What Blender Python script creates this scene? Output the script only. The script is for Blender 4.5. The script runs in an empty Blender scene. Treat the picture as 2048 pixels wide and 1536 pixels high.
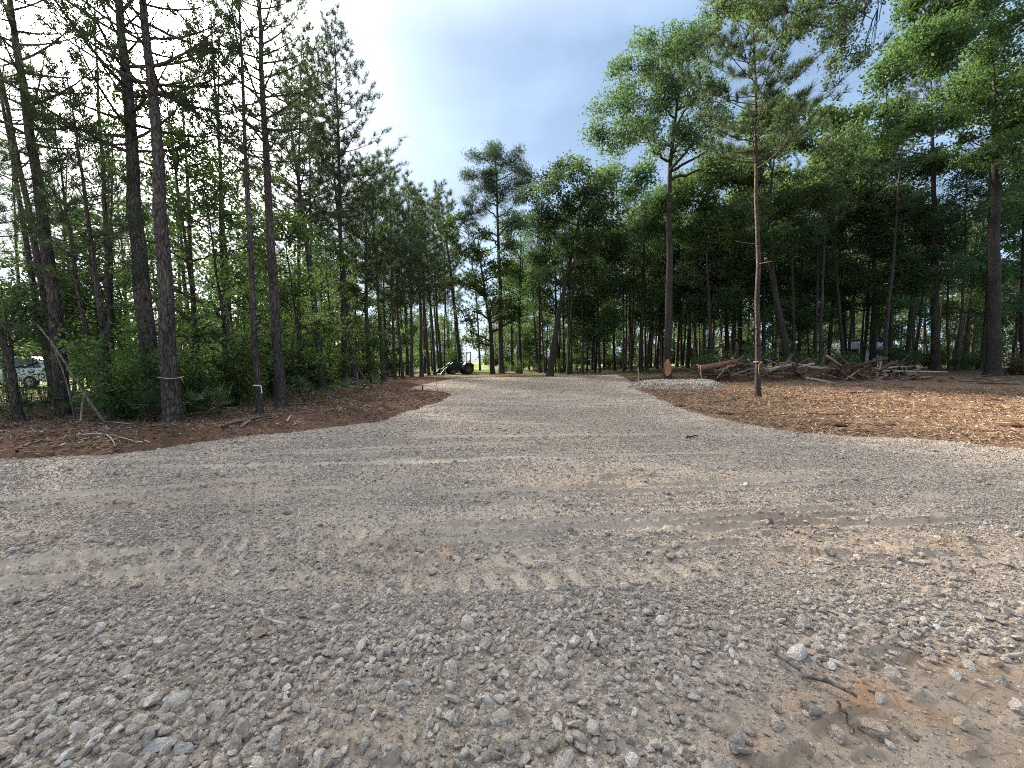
import bpy, bmesh, math, random
import numpy as np
from mathutils import Vector, Matrix, Euler

SC = bpy.context.scene
C = SC.collection
PI = math.pi
rs = np.random.RandomState(11)
random.seed(5)

# ------------------------------------------------------------------ camera frame of the place
F = 800.0                      # focal length in photograph pixels (2048 wide)
CAMH = 1.55
PITCH = math.atan(48 / F)
cp, sp = math.cos(PITCH), math.sin(PITCH)

def at(px, py, Y):
    """world point at distance Y (metres north of the camera) seen at photograph pixel px, py"""
    a, b = (px - 1024) / F, (768 - py) / F
    d = (a, cp + b * sp, -sp + b * cp)
    t = Y / d[1]
    return np.array((a * t, Y, CAMH + d[2] * t))

def gp(px, py):
    """world point on level ground seen at a photograph pixel"""
    a, b = (px - 1024) / F, (768 - py) / F
    d = (a, cp + b * sp, -sp + b * cp)
    t = -CAMH / d[2]
    return (a * t, d[1] * t)

# ------------------------------------------------------------------ noise
def _hash(ix, iy, seed):
    h = (ix.astype(np.int64) * 374761393 + iy.astype(np.int64) * 668265263 + seed * 1442695041) & 0xffffffff
    h = ((h ^ (h >> 13)) * 1274126177) & 0xffffffff
    return ((h ^ (h >> 16)) & 0xffff) / 65535.0

def vnoise(x, y, seed=0):
    x = np.asarray(x, float); y = np.asarray(y, float)
    ix, iy = np.floor(x), np.floor(y)
    fx, fy = x - ix, y - iy
    fx = fx * fx * (3 - 2 * fx); fy = fy * fy * (3 - 2 * fy)
    a = _hash(ix, iy, seed); b = _hash(ix + 1, iy, seed)
    c = _hash(ix, iy + 1, seed); d = _hash(ix + 1, iy + 1, seed)
    return (a + (b - a) * fx) * (1 - fy) + (c + (d - c) * fx) * fy

def fbm(x, y, seed=0, o=3):
    s, a, t = 0, 1, 0
    for k in range(o):
        s = s + a * vnoise(x * 2 ** k, y * 2 ** k, seed + k); t += a; a *= .5
    return s / t

def sstep(a, b, x):
    t = np.clip((np.asarray(x, float) - a) / (b - a), 0, 1)
    return t * t * (3 - 2 * t)

# ------------------------------------------------------------------ gravel outline
LEFT = [gp(*p) for p in [(0, 912), (240, 900), (400, 880), (560, 862), (640, 852), (730, 843), (790, 825), (860, 804),
                         (886, 794), (890, 788), (845, 785), (800, 781), (815, 774), (850, 766), (900, 757)]]
RIGHT = [gp(*p) for p in [(2048, 892), (1800, 871), (1600, 861), (1500, 846), (1390, 821), (1312, 790), (1290, 782),
                          (1272, 775), (1270, 765), (1258, 757), (1240, 750)]]
LEFT = [(-60, 5.9), (-14, 6.2)] + LEFT + [RIGHT[-1]]
RIGHT = [(60, 6.1), (16, 6.7)] + RIGHT
LX, LY = np.array([p[0] for p in LEFT]), np.array([p[1] for p in LEFT])
RX, RY = np.array([p[0] for p in RIGHT]), np.array([p[1] for p in RIGHT])
LY = np.maximum.accumulate(LY + np.arange(len(LY)) * 1e-3); RY = np.maximum.accumulate(RY + np.arange(len(RY)) * 1e-3)
YEND = float(RY[-1])

def xl(Y): return np.interp(Y, LY, LX)
def xr(Y): return np.interp(Y, RY, RX)

def sdist(X, Y):
    """distance to the gravel edge, positive outside"""
    X = np.asarray(X, float); Y = np.asarray(Y, float)
    D = np.full(X.shape, 1e9)
    for PX, PY in ((LX, LY), (RX, RY)):
        for k in range(len(PX) - 1):
            ax, ay, bx, by = PX[k], PY[k], PX[k + 1], PY[k + 1]
            dx, dy = bx - ax, by - ay
            t = np.clip(((X - ax) * dx + (Y - ay) * dy) / (dx * dx + dy * dy), 0, 1)
            D = np.minimum(D, np.hypot(X - ax - t * dx, Y - ay - t * dy))
    inside = (X > xl(Y)) & (X < xr(Y)) & (Y < YEND)
    D = np.where(inside, -D, D)
    return D + .5 * np.maximum(0, fbm(X / .55, Y / .55, 83, 3) - .42) * (np.abs(D) < 3)

def rise(X, Y):
    """the clearing on the right climbs gently to the wood"""
    return .6 * sstep(15, 36, Y) * sstep(7, 18, X)

def terrain(X, Y, sd=None):
    X = np.asarray(X, float); Y = np.asarray(Y, float)
    if sd is None: sd = sdist(X, Y)
    out = sstep(-.05, .7, sd)
    left = sstep(1, -3, X)
    z = rise(X, Y)
    lump = (fbm(X / 1.7, Y / 1.7, 3, 3) - .45)
    z = z + out * (.10 * lump + .075 * (fbm(X / .4, Y / .3, 8, 2) - .5))
    berm = np.exp(-((sd - 1.0) / .9) ** 2) * left * sstep(40, 20, Y)
    z = z + berm * (.13 + .22 * (fbm(X / .8, Y / .8, 21, 3) - .4))
    z = z - .10 * sstep(.0, -.5, sd)
    return z

def tz(x, y): return float(terrain(np.array([x]), np.array([y]))[0])

RUTS = [((860, 990), (1690, 956), .10, .020), ((900, 1000), (1700, 968), .06, .016), ((820, 1056), (1680, 1020), .10, .022), ((840, 1068), (1700, 1034), .06, .018), ((560, 905), (1090, 884), .12, .016),
        ((520, 912), (1040, 893), .07, .014), ((-100, 1010), (520, 960), .12, .016), ((-80, 1022), (560, 970), .07, .016), ((700, 925), (1500, 905), .10, .014), ((900, 1012), (1750, 996), .05, .018),
        ((-50, 1176), (420, 1126), .09, .018), ((-60, 1135), (380, 1090), .10, .018), ((1040, 1105), (1480, 1090), .06, .018), ((1250, 1062), (1990, 1040), .09, .018), ((300, 935), (900, 925), .10, .016),
        ((820, 875), (1300, 870), .16, .014), ((930, 842), (1180, 853), .12, .012), ((1100, 940), (1620, 930), .07, .016), ((400, 985), (830, 975), .07, .016),
        ((600, 1085), (1100, 1075), .06, .016)]
RUTS = [(gp(*a), gp(*b), w, d) for a, b, w, d in RUTS]
TREADS = [((735, 1142), (1440, 1112), .20, 9, (-.17, .17), .15, .030), ((-80, 1150), (760, 1078), .15, 7, (-.16, .16), .19, .028), ((560, 1066), (1420, 1046), .17, 5, (0.0,), .13, .024)]
TREADS = [(gp(*a), gp(*b), *k) for a, b, *k in TREADS]
CLAY = [(1700, 1075, .75, .55), (1790, 1480, .34, .85), (2040, 1520, .4, .9), (1560, 1480, .22, .6), (330, 1005, .9, .35), (820, 1120, .35, .5),
        (740, 1490, .16, .5), (1250, 960, .8, .4), (1150, 860, 2.0, .3), (1950, 1390, .35, .8)]
CLAY = [(gp(a, b), r, w) for a, b, r, w in CLAY]

def pad_fields(X, Y):
    """height of the gravel, share of fines (fewer stones), share of clay"""
    sd = sdist(X, Y)
    z = .045 * sstep(.02, -.5, sd) - .035 + rise(X, Y) * .6
    fines = .5 * sstep(.45, .72, fbm(X / 1.5, Y / .45, 41, 3))
    fines = np.maximum(fines, (.08 + .32 * vnoise(X / .8, Y / .25, 43)) * sstep(2.5, 3.1, Y) * sstep(9, 6, Y))
    fines = fines * (.4 + .6 * sstep(2.1, 3.0, Y))
    clay = .25 * sstep(.5, .8, fbm(X / 2.3, Y / 1.2, 51, 3))
    for (a, b), r, w in CLAY:
        g = np.exp(-(((X - a) / (1.7 * r)) ** 2 + ((Y - b) / r) ** 2) ** 1.5)
        clay = np.maximum(clay, w * g * (.55 + .9 * vnoise(X / .23, Y / .16, 61)))
        fines = np.maximum(fines, .95 * w * g)
    rut = np.zeros_like(X)
    for a, b, w, d in RUTS:
        dx, dy = b[0] - a[0], b[1] - a[1]; L = math.hypot(dx, dy)
        t = ((X - a[0]) * dx + (Y - a[1]) * dy) / (L * L)
        s = ((Y - a[1]) * dx - (X - a[0]) * dy) / L + .05 * np.sin(t * 3.0) + .05 * (vnoise(t * 9, t * 0 + 2, 5) - .5)
        e = sstep(-.12, .1, t) * sstep(1.15, .9, t)
        q = s / w
        z = z + 1.7 * e * d * (-1.0 * np.exp(-q ** 2 * 3) + .8 * np.exp(-((np.abs(q) - 1) / .4) ** 2))
        fines = np.maximum(fines, e * np.exp(-q ** 4) * (.65 + .5 * vnoise(X * 2.2, Y * 4, 77)))
    for a, b, sp_, slant, offs, half, dep in TREADS:
        dx, dy = b[0] - a[0], b[1] - a[1]; L = math.hypot(dx, dy)
        t = ((X - a[0]) * dx + (Y - a[1]) * dy) / (L * L)
        s = ((Y - a[1]) * dx - (X - a[0]) * dy) / L + .03 * np.sin(t * 4)
        e = sstep(-.02, .08, t) * sstep(1.05, .85, t)
        for off in offs:
            q = np.abs(s - off) / half
            lug = sstep(-.25, .25, np.sin(t * L / sp_ * 2 * PI + (1.6 if off > 0 else 0) + s * slant)) * (q < 1) * sstep(1, .8, q) * (.35 + .9 * vnoise(X * 3, Y * 3, 15))
            z = z - dep * lug * e
            fines = np.maximum(fines, e * (q < 1.0) * (.2 + .7 * lug))
    amp = 1 + .5 * sstep(2.5, 1.2, Y)
    z = z + .030 * (fbm(X / .75, Y / .5, 31, 2) - .5) * amp + .018 * (vnoise(X / .14, Y / .12, 33) - .5) + .010 * (vnoise(X / .05, Y / .05, 35) - .5)
    # flat clay slabs broken by small steps
    z = z + np.where(clay > .45, .022 * np.floor(3 * vnoise(X / .22 + Y / .3, Y / .13 - X / .5, 71)), 0)
    # the lip of gravel that edges the clearing at the far right
    mx, my = gp(1335, 777)
    z = z + .0 * mx
    return z, np.clip(fines, 0, 1), np.clip(clay, 0, 1), sd

# ------------------------------------------------------------------ mesh helpers
def link(o, parent=None):
    C.objects.link(o)
    if parent is not None: o.parent = parent
    return o

def mesh_np(name, V, Q, mats, midx=None, tint=None, smooth=False, parent=None, loc=None):
    """a mesh of quads from arrays"""
    V = np.asarray(V, np.float32); Q = np.asarray(Q, np.int32)
    me = bpy.data.meshes.new(name)
    me.vertices.add(len(V)); me.vertices.foreach_set('co', V.ravel())
    k = Q.shape[1]
    me.loops.add(Q.size); me.loops.foreach_set('vertex_index', Q.ravel())
    me.polygons.add(len(Q))
    me.polygons.foreach_set('loop_start', np.arange(0, Q.size, k, dtype=np.int32))
    if midx is not None: me.polygons.foreach_set('material_index', np.asarray(midx, np.int32))
    me.update(calc_edges=True)
    me.polygons.foreach_set('use_smooth', np.full(len(Q), smooth))
    if tint is not None:
        at_ = me.attributes.new('tint', 'FLOAT', 'FACE'); at_.data.foreach_set('value', np.asarray(tint, np.float32))
    for m in mats: me.materials.append(m)
    o = bpy.data.objects.new(name, me)
    if loc is not None: o.location = loc
    return link(o, parent)

def unit(v):
    v = np.asarray(v, float)
    return v / (np.linalg.norm(v, axis=-1, keepdims=True) + 1e-9)

class Tubes:
    """collects tapered tubes into one quad mesh"""
    def __init__(s): s.V = []; s.Q = []; s.n = 0
    def add(s, P, R, k=6, rough=0, cap=True):
        P = np.asarray(P, float); R = np.asarray(R, float) * np.ones(len(P))
        if cap:
            P = np.vstack([P, P[-1] + (P[-1] - P[-2]) * 1e-3]); R = np.append(R, R[-1] * .02)
        n = len(P)
        T = unit(np.gradient(P, axis=0))
        ref = np.array((1, 0, 0.)) if abs(T[0][0]) < .8 else np.array((0, 1., 0))
        A = unit(ref - T * (T @ ref)[:, None]); B = np.cross(T, A)
        th = np.linspace(0, 2 * PI, k, endpoint=False)
        ring = A[:, None, :] * np.cos(th)[None, :, None] + B[:, None, :] * np.sin(th)[None, :, None]
        RR = R[:, None] * (1 + (rough * rs.randn(n, k) if rough else 0))
        V = P[:, None, :] + ring * RR[:, :, None]
        i = np.arange(n - 1)[:, None] * k; j = np.arange(k)[None, :]; j2 = (j + 1) % k
        q = np.stack([i + j, i + j2, i + k + j2, i + k + j], -1).reshape(-1, 4)
        s.V.append(V.reshape(-1, 3)); s.Q.append(q + s.n); s.n += n * k
    def obj(s, name, m, parent=None, loc=None, smooth=True):
        return mesh_np(name, np.vstack(s.V), np.vstack(s.Q), [m], smooth=smooth, parent=parent, loc=loc)

class Box:
    """collects shaped solids into one mesh through bmesh"""
    def __init__(s): s.bm = bmesh.new()
    def box(s, c, d, rot=(0, 0, 0), bev=.0, taper=None):
        M = Matrix.LocRotScale(Vector(c), Euler(rot), None)
        b = bmesh.new(); bmesh.ops.create_cube(b, size=1)
        for v in b.verts:
            v.co = Vector((v.co.x * d[0], v.co.y * d[1], v.co.z * d[2]))
            if taper and v.co.z > 0: v.co.x *= taper[0]; v.co.y *= taper[1]
        if bev: bmesh.ops.bevel(b, geom=b.edges[:], offset=bev, segments=2, affect='EDGES', profile=.6)
        b.transform(M); s._join(b); return s
    def prism(s, pts, y0, y1, bev=.0):
        """side outline (x, z) extruded from y0 to y1"""
        b = bmesh.new()
        f = b.faces.new([b.verts.new((x, y0, z)) for x, z in pts])
        r = bmesh.ops.extrude_face_region(b, geom=[f])
        for v in [g for g in r['geom'] if isinstance(g, bmesh.types.BMVert)]: v.co.y = y1
        bmesh.ops.recalc_face_normals(b, faces=b.faces[:])
        if bev: bmesh.ops.bevel(b, geom=b.edges[:], offset=bev, segments=2, affect='EDGES', profile=.6)
        s._join(b); return s
    def lathe(s, prof, axis='Y', c=(0, 0, 0), n=28):
        """closed profile of (radius, along) spun round an axis"""
        b = bmesh.new(); rings = []
        for k in range(n):
            a = 2 * PI * k / n
            rr = []
            for r, h in prof:
                p = {'Y': (r * math.cos(a), h, r * math.sin(a)), 'Z': (r * math.cos(a), r * math.sin(a), h), 'X': (h, r * math.cos(a), r * math.sin(a))}[axis]
                rr.append(b.verts.new((p[0] + c[0], p[1] + c[1], p[2] + c[2])))
            rings.append(rr)
        m = len(prof)
        for k in range(n):
            for j in range(m):
                b.faces.new((rings[k][j], rings[(k + 1) % n][j], rings[(k + 1) % n][(j + 1) % m], rings[k][(j + 1) % m]))
        bmesh.ops.recalc_face_normals(b, faces=b.faces[:])
        s._join(b); return s
    def tube(s, P, r, k=8):
        t = Tubes(); P = np.asarray(P, float)
        P = np.vstack([P[0] + (P[0] - P[1]) * 1e-3, P]); R = np.full(len(P), r); R[0] = r * .02
        t.add(P, R, k)
        b = bmesh.new(); vs = [b.verts.new(v) for v in np.vstack(t.V)]
        for q in np.vstack(t.Q): b.faces.new([vs[i] for i in q])
        s._join(b); return s
    def _join(s, b):
        me = bpy.data.meshes.new('tmp'); b.to_mesh(me); b.free(); s.bm.from_mesh(me); bpy.data.meshes.remove(me)
    def obj(s, name, m, parent=None, loc=None, smooth=False):
        me = bpy.data.meshes.new(name); s.bm.to_mesh(me); s.bm.free()
        me.materials.append(m)
        if smooth:
            me.polygons.foreach_set('use_smooth', np.full(len(me.polygons), True))
        o = bpy.data.objects.new(name, me)
        if loc is not None: o.location = loc
        return link(o, parent)

def tag(o, label=None, cat=None, group=None, kind=None):
    if label: o['label'] = label
    if cat: o['category'] = cat
    if group: o['group'] = group
    if kind: o['kind'] = kind
    return o

def thing(name, label, cat, loc=(0, 0, 0), rz=0, group=None):
    o = bpy.data.objects.new(name, None); o.empty_display_size = .2
    link(o); o.location = loc; o.rotation_euler = (0, 0, rz)
    return tag(o, label, cat, group)

def dup(src, loc, rot, scl, label, group):
    r = src.copy(); C.objects.link(r)
    r.location = loc; r.rotation_euler = rot if hasattr(rot, '__len__') else (0, 0, rot); r.scale = scl if hasattr(scl, '__len__') else (scl,) * 3
    r['label'] = label
    if group: r['group'] = group
    for ch in src.children:
        c = ch.copy(); C.objects.link(c); c.parent = r
        for g in ch.children:
            d = g.copy(); C.objects.link(d); d.parent = c
    return r

# ------------------------------------------------------------------ materials
def new_mat(name):
    m = bpy.data.materials.new(name); m.use_nodes = True
    nt = m.node_tree; nt.nodes.clear()
    out = nt.nodes.new('ShaderNodeOutputMaterial')
    return m, nt, out

class NT:
    def __init__(s, nt): s.nt = nt
    def n(s, t, props=None, **inp):
        nd = s.nt.nodes.new(t)
        for k, v in (props or {}).items(): setattr(nd, k, v)
        for k, v in inp.items():
            k = int(k[1:]) if k[0] == '_' and k[1:].isdigit() else k.replace('_', ' ')
            if hasattr(v, 'is_linked') or isinstance(v, bpy.types.NodeSocket): s.nt.links.new(v, nd.inputs[k])
            else: nd.inputs[k].default_value = v
        return nd
    def coord(s, kind='Object', scale=(1, 1, 1)):
        tc = s.n('ShaderNodeTexCoord')
        return s.n('ShaderNodeMapping', Vector=tc.outputs[kind], Scale=scale).outputs[0]
    def noise(s, vec, scale, detail=4, rough=.55, dist=0):
        return s.n('ShaderNodeTexNoise', Vector=vec, Scale=scale, Detail=detail, Roughness=rough, Distortion=dist).outputs['Fac']
    def voro(s, vec, scale, feat='F1', out='Distance'):
        return s.n('ShaderNodeTexVoronoi', {'feature': feat}, Vector=vec, Scale=scale).outputs[out]
    def ramp(s, fac, stops):
        nd = s.n('ShaderNodeValToRGB', Fac=fac); cr = nd.color_ramp
        while len(cr.elements) < len(stops): cr.elements.new(.5)
        for e, (p, c) in zip(cr.elements, stops):
            e.position = p; e.color = (c[0], c[1], c[2], 1) if hasattr(c, '__len__') else (c, c, c, 1)
        return nd.outputs[0]
    def mix(s, fac, a, b, mode='MIX'):
        nd = s.n('ShaderNodeMix', {'data_type': 'RGBA', 'blend_type': mode})
        for i, v in ((0, fac), (6, a), (7, b)):
            if isinstance(v, bpy.types.NodeSocket): s.nt.links.new(v, nd.inputs[i])
            elif i == 0: nd.inputs[i].default_value = v
            else: nd.inputs[i].default_value = (v[0], v[1], v[2], 1)
        return nd.outputs[2]
    def math(s, op, a, b=0, c=0):
        return s.n('ShaderNodeMath', {'operation': op}, _0=a, _1=b, _2=c).outputs[0]
    def attr(s, name): return s.n('ShaderNodeAttribute', {'attribute_name': name}).outputs['Fac']
    def rand(s): return s.n('ShaderNodeObjectInfo').outputs['Random']
    def bump(s, h, strength=.5, dist=.02, normal=None):
        nd = s.n('ShaderNodeBump', Height=h, Strength=strength, Distance=dist)
        if normal is not None: s.nt.links.new(normal, nd.inputs['Normal'])
        return nd.outputs[0]
    def pbsdf(s, out, col, rough=.85, normal=None, spec=.25, metal=0):
        b = s.n('ShaderNodeBsdfPrincipled')
        for k, v in (('Base Color', col), ('Roughness', rough), ('Specular IOR Level', spec), ('Metallic', metal)):
            if isinstance(v, bpy.types.NodeSocket): s.nt.links.new(v, b.inputs[k])
            elif k == 'Base Color': b.inputs[k].default_value = (v[0], v[1], v[2], 1)
            else: b.inputs[k].default_value = v
        if normal is not None: s.nt.links.new(normal, b.inputs['Normal'])
        if out is not None: s.nt.links.new(b.outputs[0], out.inputs[0])
        return b

def m_simple(name, col, rough=.6, metal=0, var=.15, spec=.4, scale=6):
    m, nt, out = new_mat(name); g = NT(nt)
    v = g.coord()
    f = g.noise(v, scale, 5)
    dark = tuple(c * (1 - var) for c in col); lite = tuple(min(1, c * (1 + var)) for c in col)
    g.pbsdf(out, g.ramp(f, [(.3, dark), (.7, lite)]), rough, g.bump(g.noise(v, 40, 3), .15, .003), spec, metal)
    return m

def m_leaf(name, c0, c1, c2, trans=.4, rough=.5):
    m, nt, out = new_mat(name); g = NT(nt)
    t = g.attr('tint')
    col = g.ramp(t, [(.0, c0), (.5, c1), (1, c2)])
    hsv = g.n('ShaderNodeHueSaturation', Color=col)
    r = g.rand()
    nt.links.new(g.math('MULTIPLY_ADD', r, .05, .478), hsv.inputs['Hue'])
    nt.links.new(g.math('MULTIPLY_ADD', r, .45, .78), hsv.inputs['Value'])
    b = g.pbsdf(None, hsv.outputs[0], rough + .15, None, .12)
    warm = g.mix(.5, hsv.outputs[0], (.095, .17, .036))
    tr = g.n('ShaderNodeBsdfTranslucent', Color=warm)
    mx = g.n('ShaderNodeMixShader', Fac=trans)
    nt.links.new(b.outputs[0], mx.inputs[1]); nt.links.new(tr.outputs[0], mx.inputs[2]); nt.links.new(mx.outputs[0], out.inputs[0])
    return m

def m_bark(name, dark, mid, lite, sc=9, zs=.28, strength=.9, dist=.03):
    m, nt, out = new_mat(name); g = NT(nt)
    v = g.coord('Object', (1, 1, zs))
    w = g.n('ShaderNodeMix', {'data_type': 'VECTOR'}, _0=.25)
    nz = g.n('ShaderNodeTexNoise', Vector=v, Scale=3.0, Detail=3)
    nt.links.new(v, w.inputs[4]); nt.links.new(nz.outputs['Color'], w.inputs[5])
    vv = w.outputs[1]
    e = g.voro(vv, sc * 1.9, 'DISTANCE_TO_EDGE')
    e2 = g.noise(g.coord('Object', (1, 1, zs * .55)), sc * 2.4, 5, .7, .6)
    plate = g.ramp(g.math('MULTIPLY_ADD', e2, .34, g.math('MULTIPLY', e, .9)), [(.13, 0), (.24, .6), (.42, 1)])
    fine = g.noise(v, 30, 6, .65)
    base = g.ramp(fine, [(.3, mid), (.7, lite)])
    patch = g.noise(g.coord('Object', (1, 1, .6)), 1.1, 3)
    base = g.mix(g.ramp(patch, [(.45, 0), (.62, .5)]), base, tuple(c * 1.45 for c in lite))
    col = g.mix(plate, dark, base)
    h = g.math('ADD', plate, g.math('MULTIPLY', fine, .5))
    g.pbsdf(out, col, .92, g.bump(h, strength, dist), .15)
    return m

M = {}
M['bark_pine'] = m_bark('pine bark', (.015, .012, .010), (.064, .052, .045), (.135, .112, .10), 11)
M['bark_red'] = m_bark('reddish pine bark', (.02, .015, .013), (.066, .048, .040), (.14, .108, .092), 13)
M['bark_oak'] = m_bark('hardwood bark', (.014, .012, .010), (.044, .037, .031), (.086, .073, .061), 15, .2, .7, .02)
M['bark_dark'] = m_bark('dark twig bark', (.016, .013, .011), (.045, .036, .03), (.09, .075, .065), 18, .3, .5, .01)
M['needle'] = m_leaf('pine needles', (.032, .050, .028), (.050, .074, .040), (.088, .108, .056), .28, .45)
M['leaf_oak'] = m_leaf('oak leaves', (.044, .080, .038), (.074, .124, .054), (.115, .166, .074), .52)
M['leaf_light'] = m_leaf('light hardwood leaves', (.044, .076, .028), (.074, .116, .038), (.125, .162, .054), .52)
M['leaf_shrub'] = m_leaf('shrub leaves', (.040, .072, .028), (.068, .112, .038), (.120, .165, .055), .54)
M['leaf_far'] = m_leaf('far foliage', (.050, .076, .042), (.072, .106, .054), (.105, .14, .066), .4)
M['leaf_dead'] = m_leaf('dead leaves', (.06, .038, .022), (.11, .07, .038), (.17, .11, .06), .25)
M['palm'] = m_leaf('palmetto blades', (.035, .065, .03), (.06, .10, .045), (.11, .15, .06), .3, .4)
M['grassblade'] = m_leaf('grass blades', (.10, .13, .035), (.19, .21, .06), (.34, .31, .13), .35)
M['wood_pale'] = m_bark('bleached wood', (.16, .12, .09), (.34, .27, .21), (.48, .41, .34), 7, .12, .4, .008)
M['wood_red'] = m_bark('stripped red log', (.09, .04, .022), (.25, .12, .07), (.36, .21, .13), 9, .15, .6, .015)
M['wood_brown'] = m_bark('weathered log', (.03, .019, .013), (.115, .070, .045), (.20, .135, .095), 9, .18, .7, .015)
M['wood_grey'] = m_bark('grey dead wood', (.05, .042, .036), (.14, .118, .10), (.25, .22, .19), 9, .15, .5, .01)

# gravel bed ---------------------------------------------------------
def m_gravel_bed():
    m, nt, out = new_mat('crushed gravel bed'); g = NT(nt)
    v = g.coord()
    fines, clay = g.attr('fines'), g.attr('clay')
    big = g.noise(v, .55, 5, .6)
    base = g.ramp(big, [(.3, (.16, .127, .095)), (.7, (.27, .222, .172))])
    # individual stones in the bed
    cell = g.n('ShaderNodeTexVoronoi', {'feature': 'F1'}, Vector=v, Scale=34.0, Randomness=1.0)
    sep = g.n('ShaderNodeSeparateColor', Color=cell.outputs['Color'])
    stone = g.ramp(sep.outputs[0], [(0, (.17, .14, .108)), (.45, (.34, .28, .22)), (.8, (.50, .42, .335)), (1, (.68, .60, .50))])
    edge = g.ramp(g.voro(v, 34.0, 'DISTANCE_TO_EDGE'), [(.0, .55), (.12, 1)])
    stone = g.mix(1.0, stone, edge, 'MULTIPLY')
    speck = g.noise(v, 160, 3, .7)
    base = g.mix(.65, base, g.ramp(speck, [(.35, (.085, .068, .052)), (.65, (.32, .268, .212))]), 'MIX')
    sf = g.math('MULTIPLY', g.math('SUBTRACT', 1.0, fines), .62)
    col = g.mix(sf, base, stone)
    dust = g.mix(g.noise(v, 5, 5), (.47, .385, .30), (.62, .515, .405))
    col = g.mix(g.math('MULTIPLY', fines, .78), col, dust)
    claycol = g.ramp(g.noise(v, 3.2, 6, .65), [(.36, (.25, .196, .15)), (.52, (.27, .20, .138)), (.66, (.30, .165, .078)), (.78, (.16, .08, .04))])
    rot_ = g.n('ShaderNodeMapping', Vector=g.coord(), Scale=(5, 13, 1), Rotation=(0, 0, -.75)).outputs[0]
    crack = g.ramp(g.voro(rot_, 1.0, 'DISTANCE_TO_EDGE'), [(.0, .6), (.035, 1)])
    claycol = g.mix(1.0, claycol, crack, 'MULTIPLY')
    col = g.mix(clay, col, claycol)
    h1 = g.n('ShaderNodeTexVoronoi', {'feature': 'SMOOTH_F1'}, Vector=v, Scale=34.0).outputs['Distance']
    h = g.math('MULTIPLY_ADD', h1, -1.4, g.math('MULTIPLY', speck, .5))
    h2 = g.math('MULTIPLY', h, g.math('MULTIPLY_ADD', clay, -.8, 1.0))
    n = g.bump(h2, .8, .013)
    g.pbsdf(out, col, .9, n, .2)
    return m
M['bed'] = m_gravel_bed()

def m_rock():
    m, nt, out = new_mat('crushed stone'); g = NT(nt)
    v = g.coord()
    r = g.rand()
    col = g.ramp(r, [(0, (.26, .215, .175)), (.10, (.40, .338, .275)), (.5, (.53, .452, .372)), (.62, (.50, .39, .302)), (.7, (.58, .50, .415)), (.9, (.67, .592, .50)), (1, (.80, .73, .64))])
    f = g.noise(v, 2.6, 6, .65)
    col = g.mix(1.0, col, g.ramp(f, [(.3, .62), (.7, 1.2)]), 'MULTIPLY')
    # pale dust lies on the stones in blotches
    dust = g.ramp(g.noise(v, 1.4, 4), [(.5, 0), (.62, .45)])
    col = g.mix(dust, col, (.52, .44, .35))
    g.pbsdf(out, col, .82, g.bump(f, .6, .12), .3)
    return m
M['rock'] = m_rock()

def m_ground():
    m, nt, out = new_mat('forest ground'); g = NT(nt)
    v = g.coord()
    n1, n2, n3 = g.noise(v, .45, 5), g.noise(v, 3.2, 6, .65), g.noise(v, 22, 5, .7)
    # red-brown straw litter on the left bank
    litter = g.ramp(n2, [(.28, (.05, .026, .018)), (.48, (.13, .064, .042)), (.62, (.19, .098, .062)), (.78, (.28, .17, .11))])
    fib = g.noise(g.coord('Object', (2.2, 11, 4)), 4.0, 6, .7, 1.2)
    litter = g.mix(.45, litter, g.ramp(fib, [(.38, (.055, .03, .02)), (.66, (.24, .14, .085))]))
    # sandy cleared soil on the right
    sand = g.ramp(n2, [(.28, (.085, .048, .03)), (.45, (.19, .112, .07)), (.6, (.29, .19, .122)), (.75, (.40, .30, .21))])
    fib2 = g.noise(g.coord('Object', (1.6, 9, 4)), 3.4, 7, .72, .8)
    sand = g.mix(.55, sand, g.ramp(fib2, [(.36, (.075, .044, .028)), (.5, (.22, .137, .086)), (.66, (.42, .318, .215))]))
    col = g.mix(g.attr('sand'), litter, sand)
    floor = g.ramp(n2, [(.3, (.055, .042, .028)), (.55, (.12, .092, .056)), (.75, (.16, .13, .07))])
    col = g.mix(g.attr('floor'), col, floor)
    grass = g.ramp(n2, [(.3, (.055, .075, .025)), (.5, (.10, .125, .038)), (.7, (.20, .19, .08))])
    col = g.mix(g.attr('grass'), col, grass)
    lawn = g.ramp(n1, [(.3, (.16, .24, .05)), (.7, (.27, .33, .085))])
    col = g.mix(g.attr('lawn'), col, lawn)
    col = g.mix(1.0, col, g.ramp(n3, [(.25, .6), (.75, 1.3)]), 'MULTIPLY')
    h = g.math('ADD', g.math('MULTIPLY', n2, 1.0), g.math('ADD', g.math('MULTIPLY', fib, .6), g.math('MULTIPLY', n3, .35)))
    g.pbsdf(out, col, .95, g.bump(h, .9, .09), .1)
    return m
M['ground'] = m_ground()
def m_chip(name, stops):
    m, nt, out = new_mat(name); g = NT(nt)
    g.pbsdf(out, g.ramp(g.rand(), stops), .85, None, .2); return m
M['straw'] = m_chip('brown straw', [(0, (.05, .03, .02)), (.5, (.16, .095, .06)), (.85, (.30, .20, .13)), (1, (.48, .38, .27))])
M['chips'] = m_chip('pale wood chips', [(0, (.07, .042, .026)), (.4, (.19, .115, .07)), (.8, (.34, .235, .15)), (1, (.52, .41, .28))])
# ------------------------------------------------------------------ setting: ground sheet
def rows(a, b, g0, growth):
    ys = [a]
    while ys[-1] < b: ys.append(ys[-1] + max(g0, (abs(ys[-1]) + .0) * growth))
    return np.array(ys)

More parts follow.
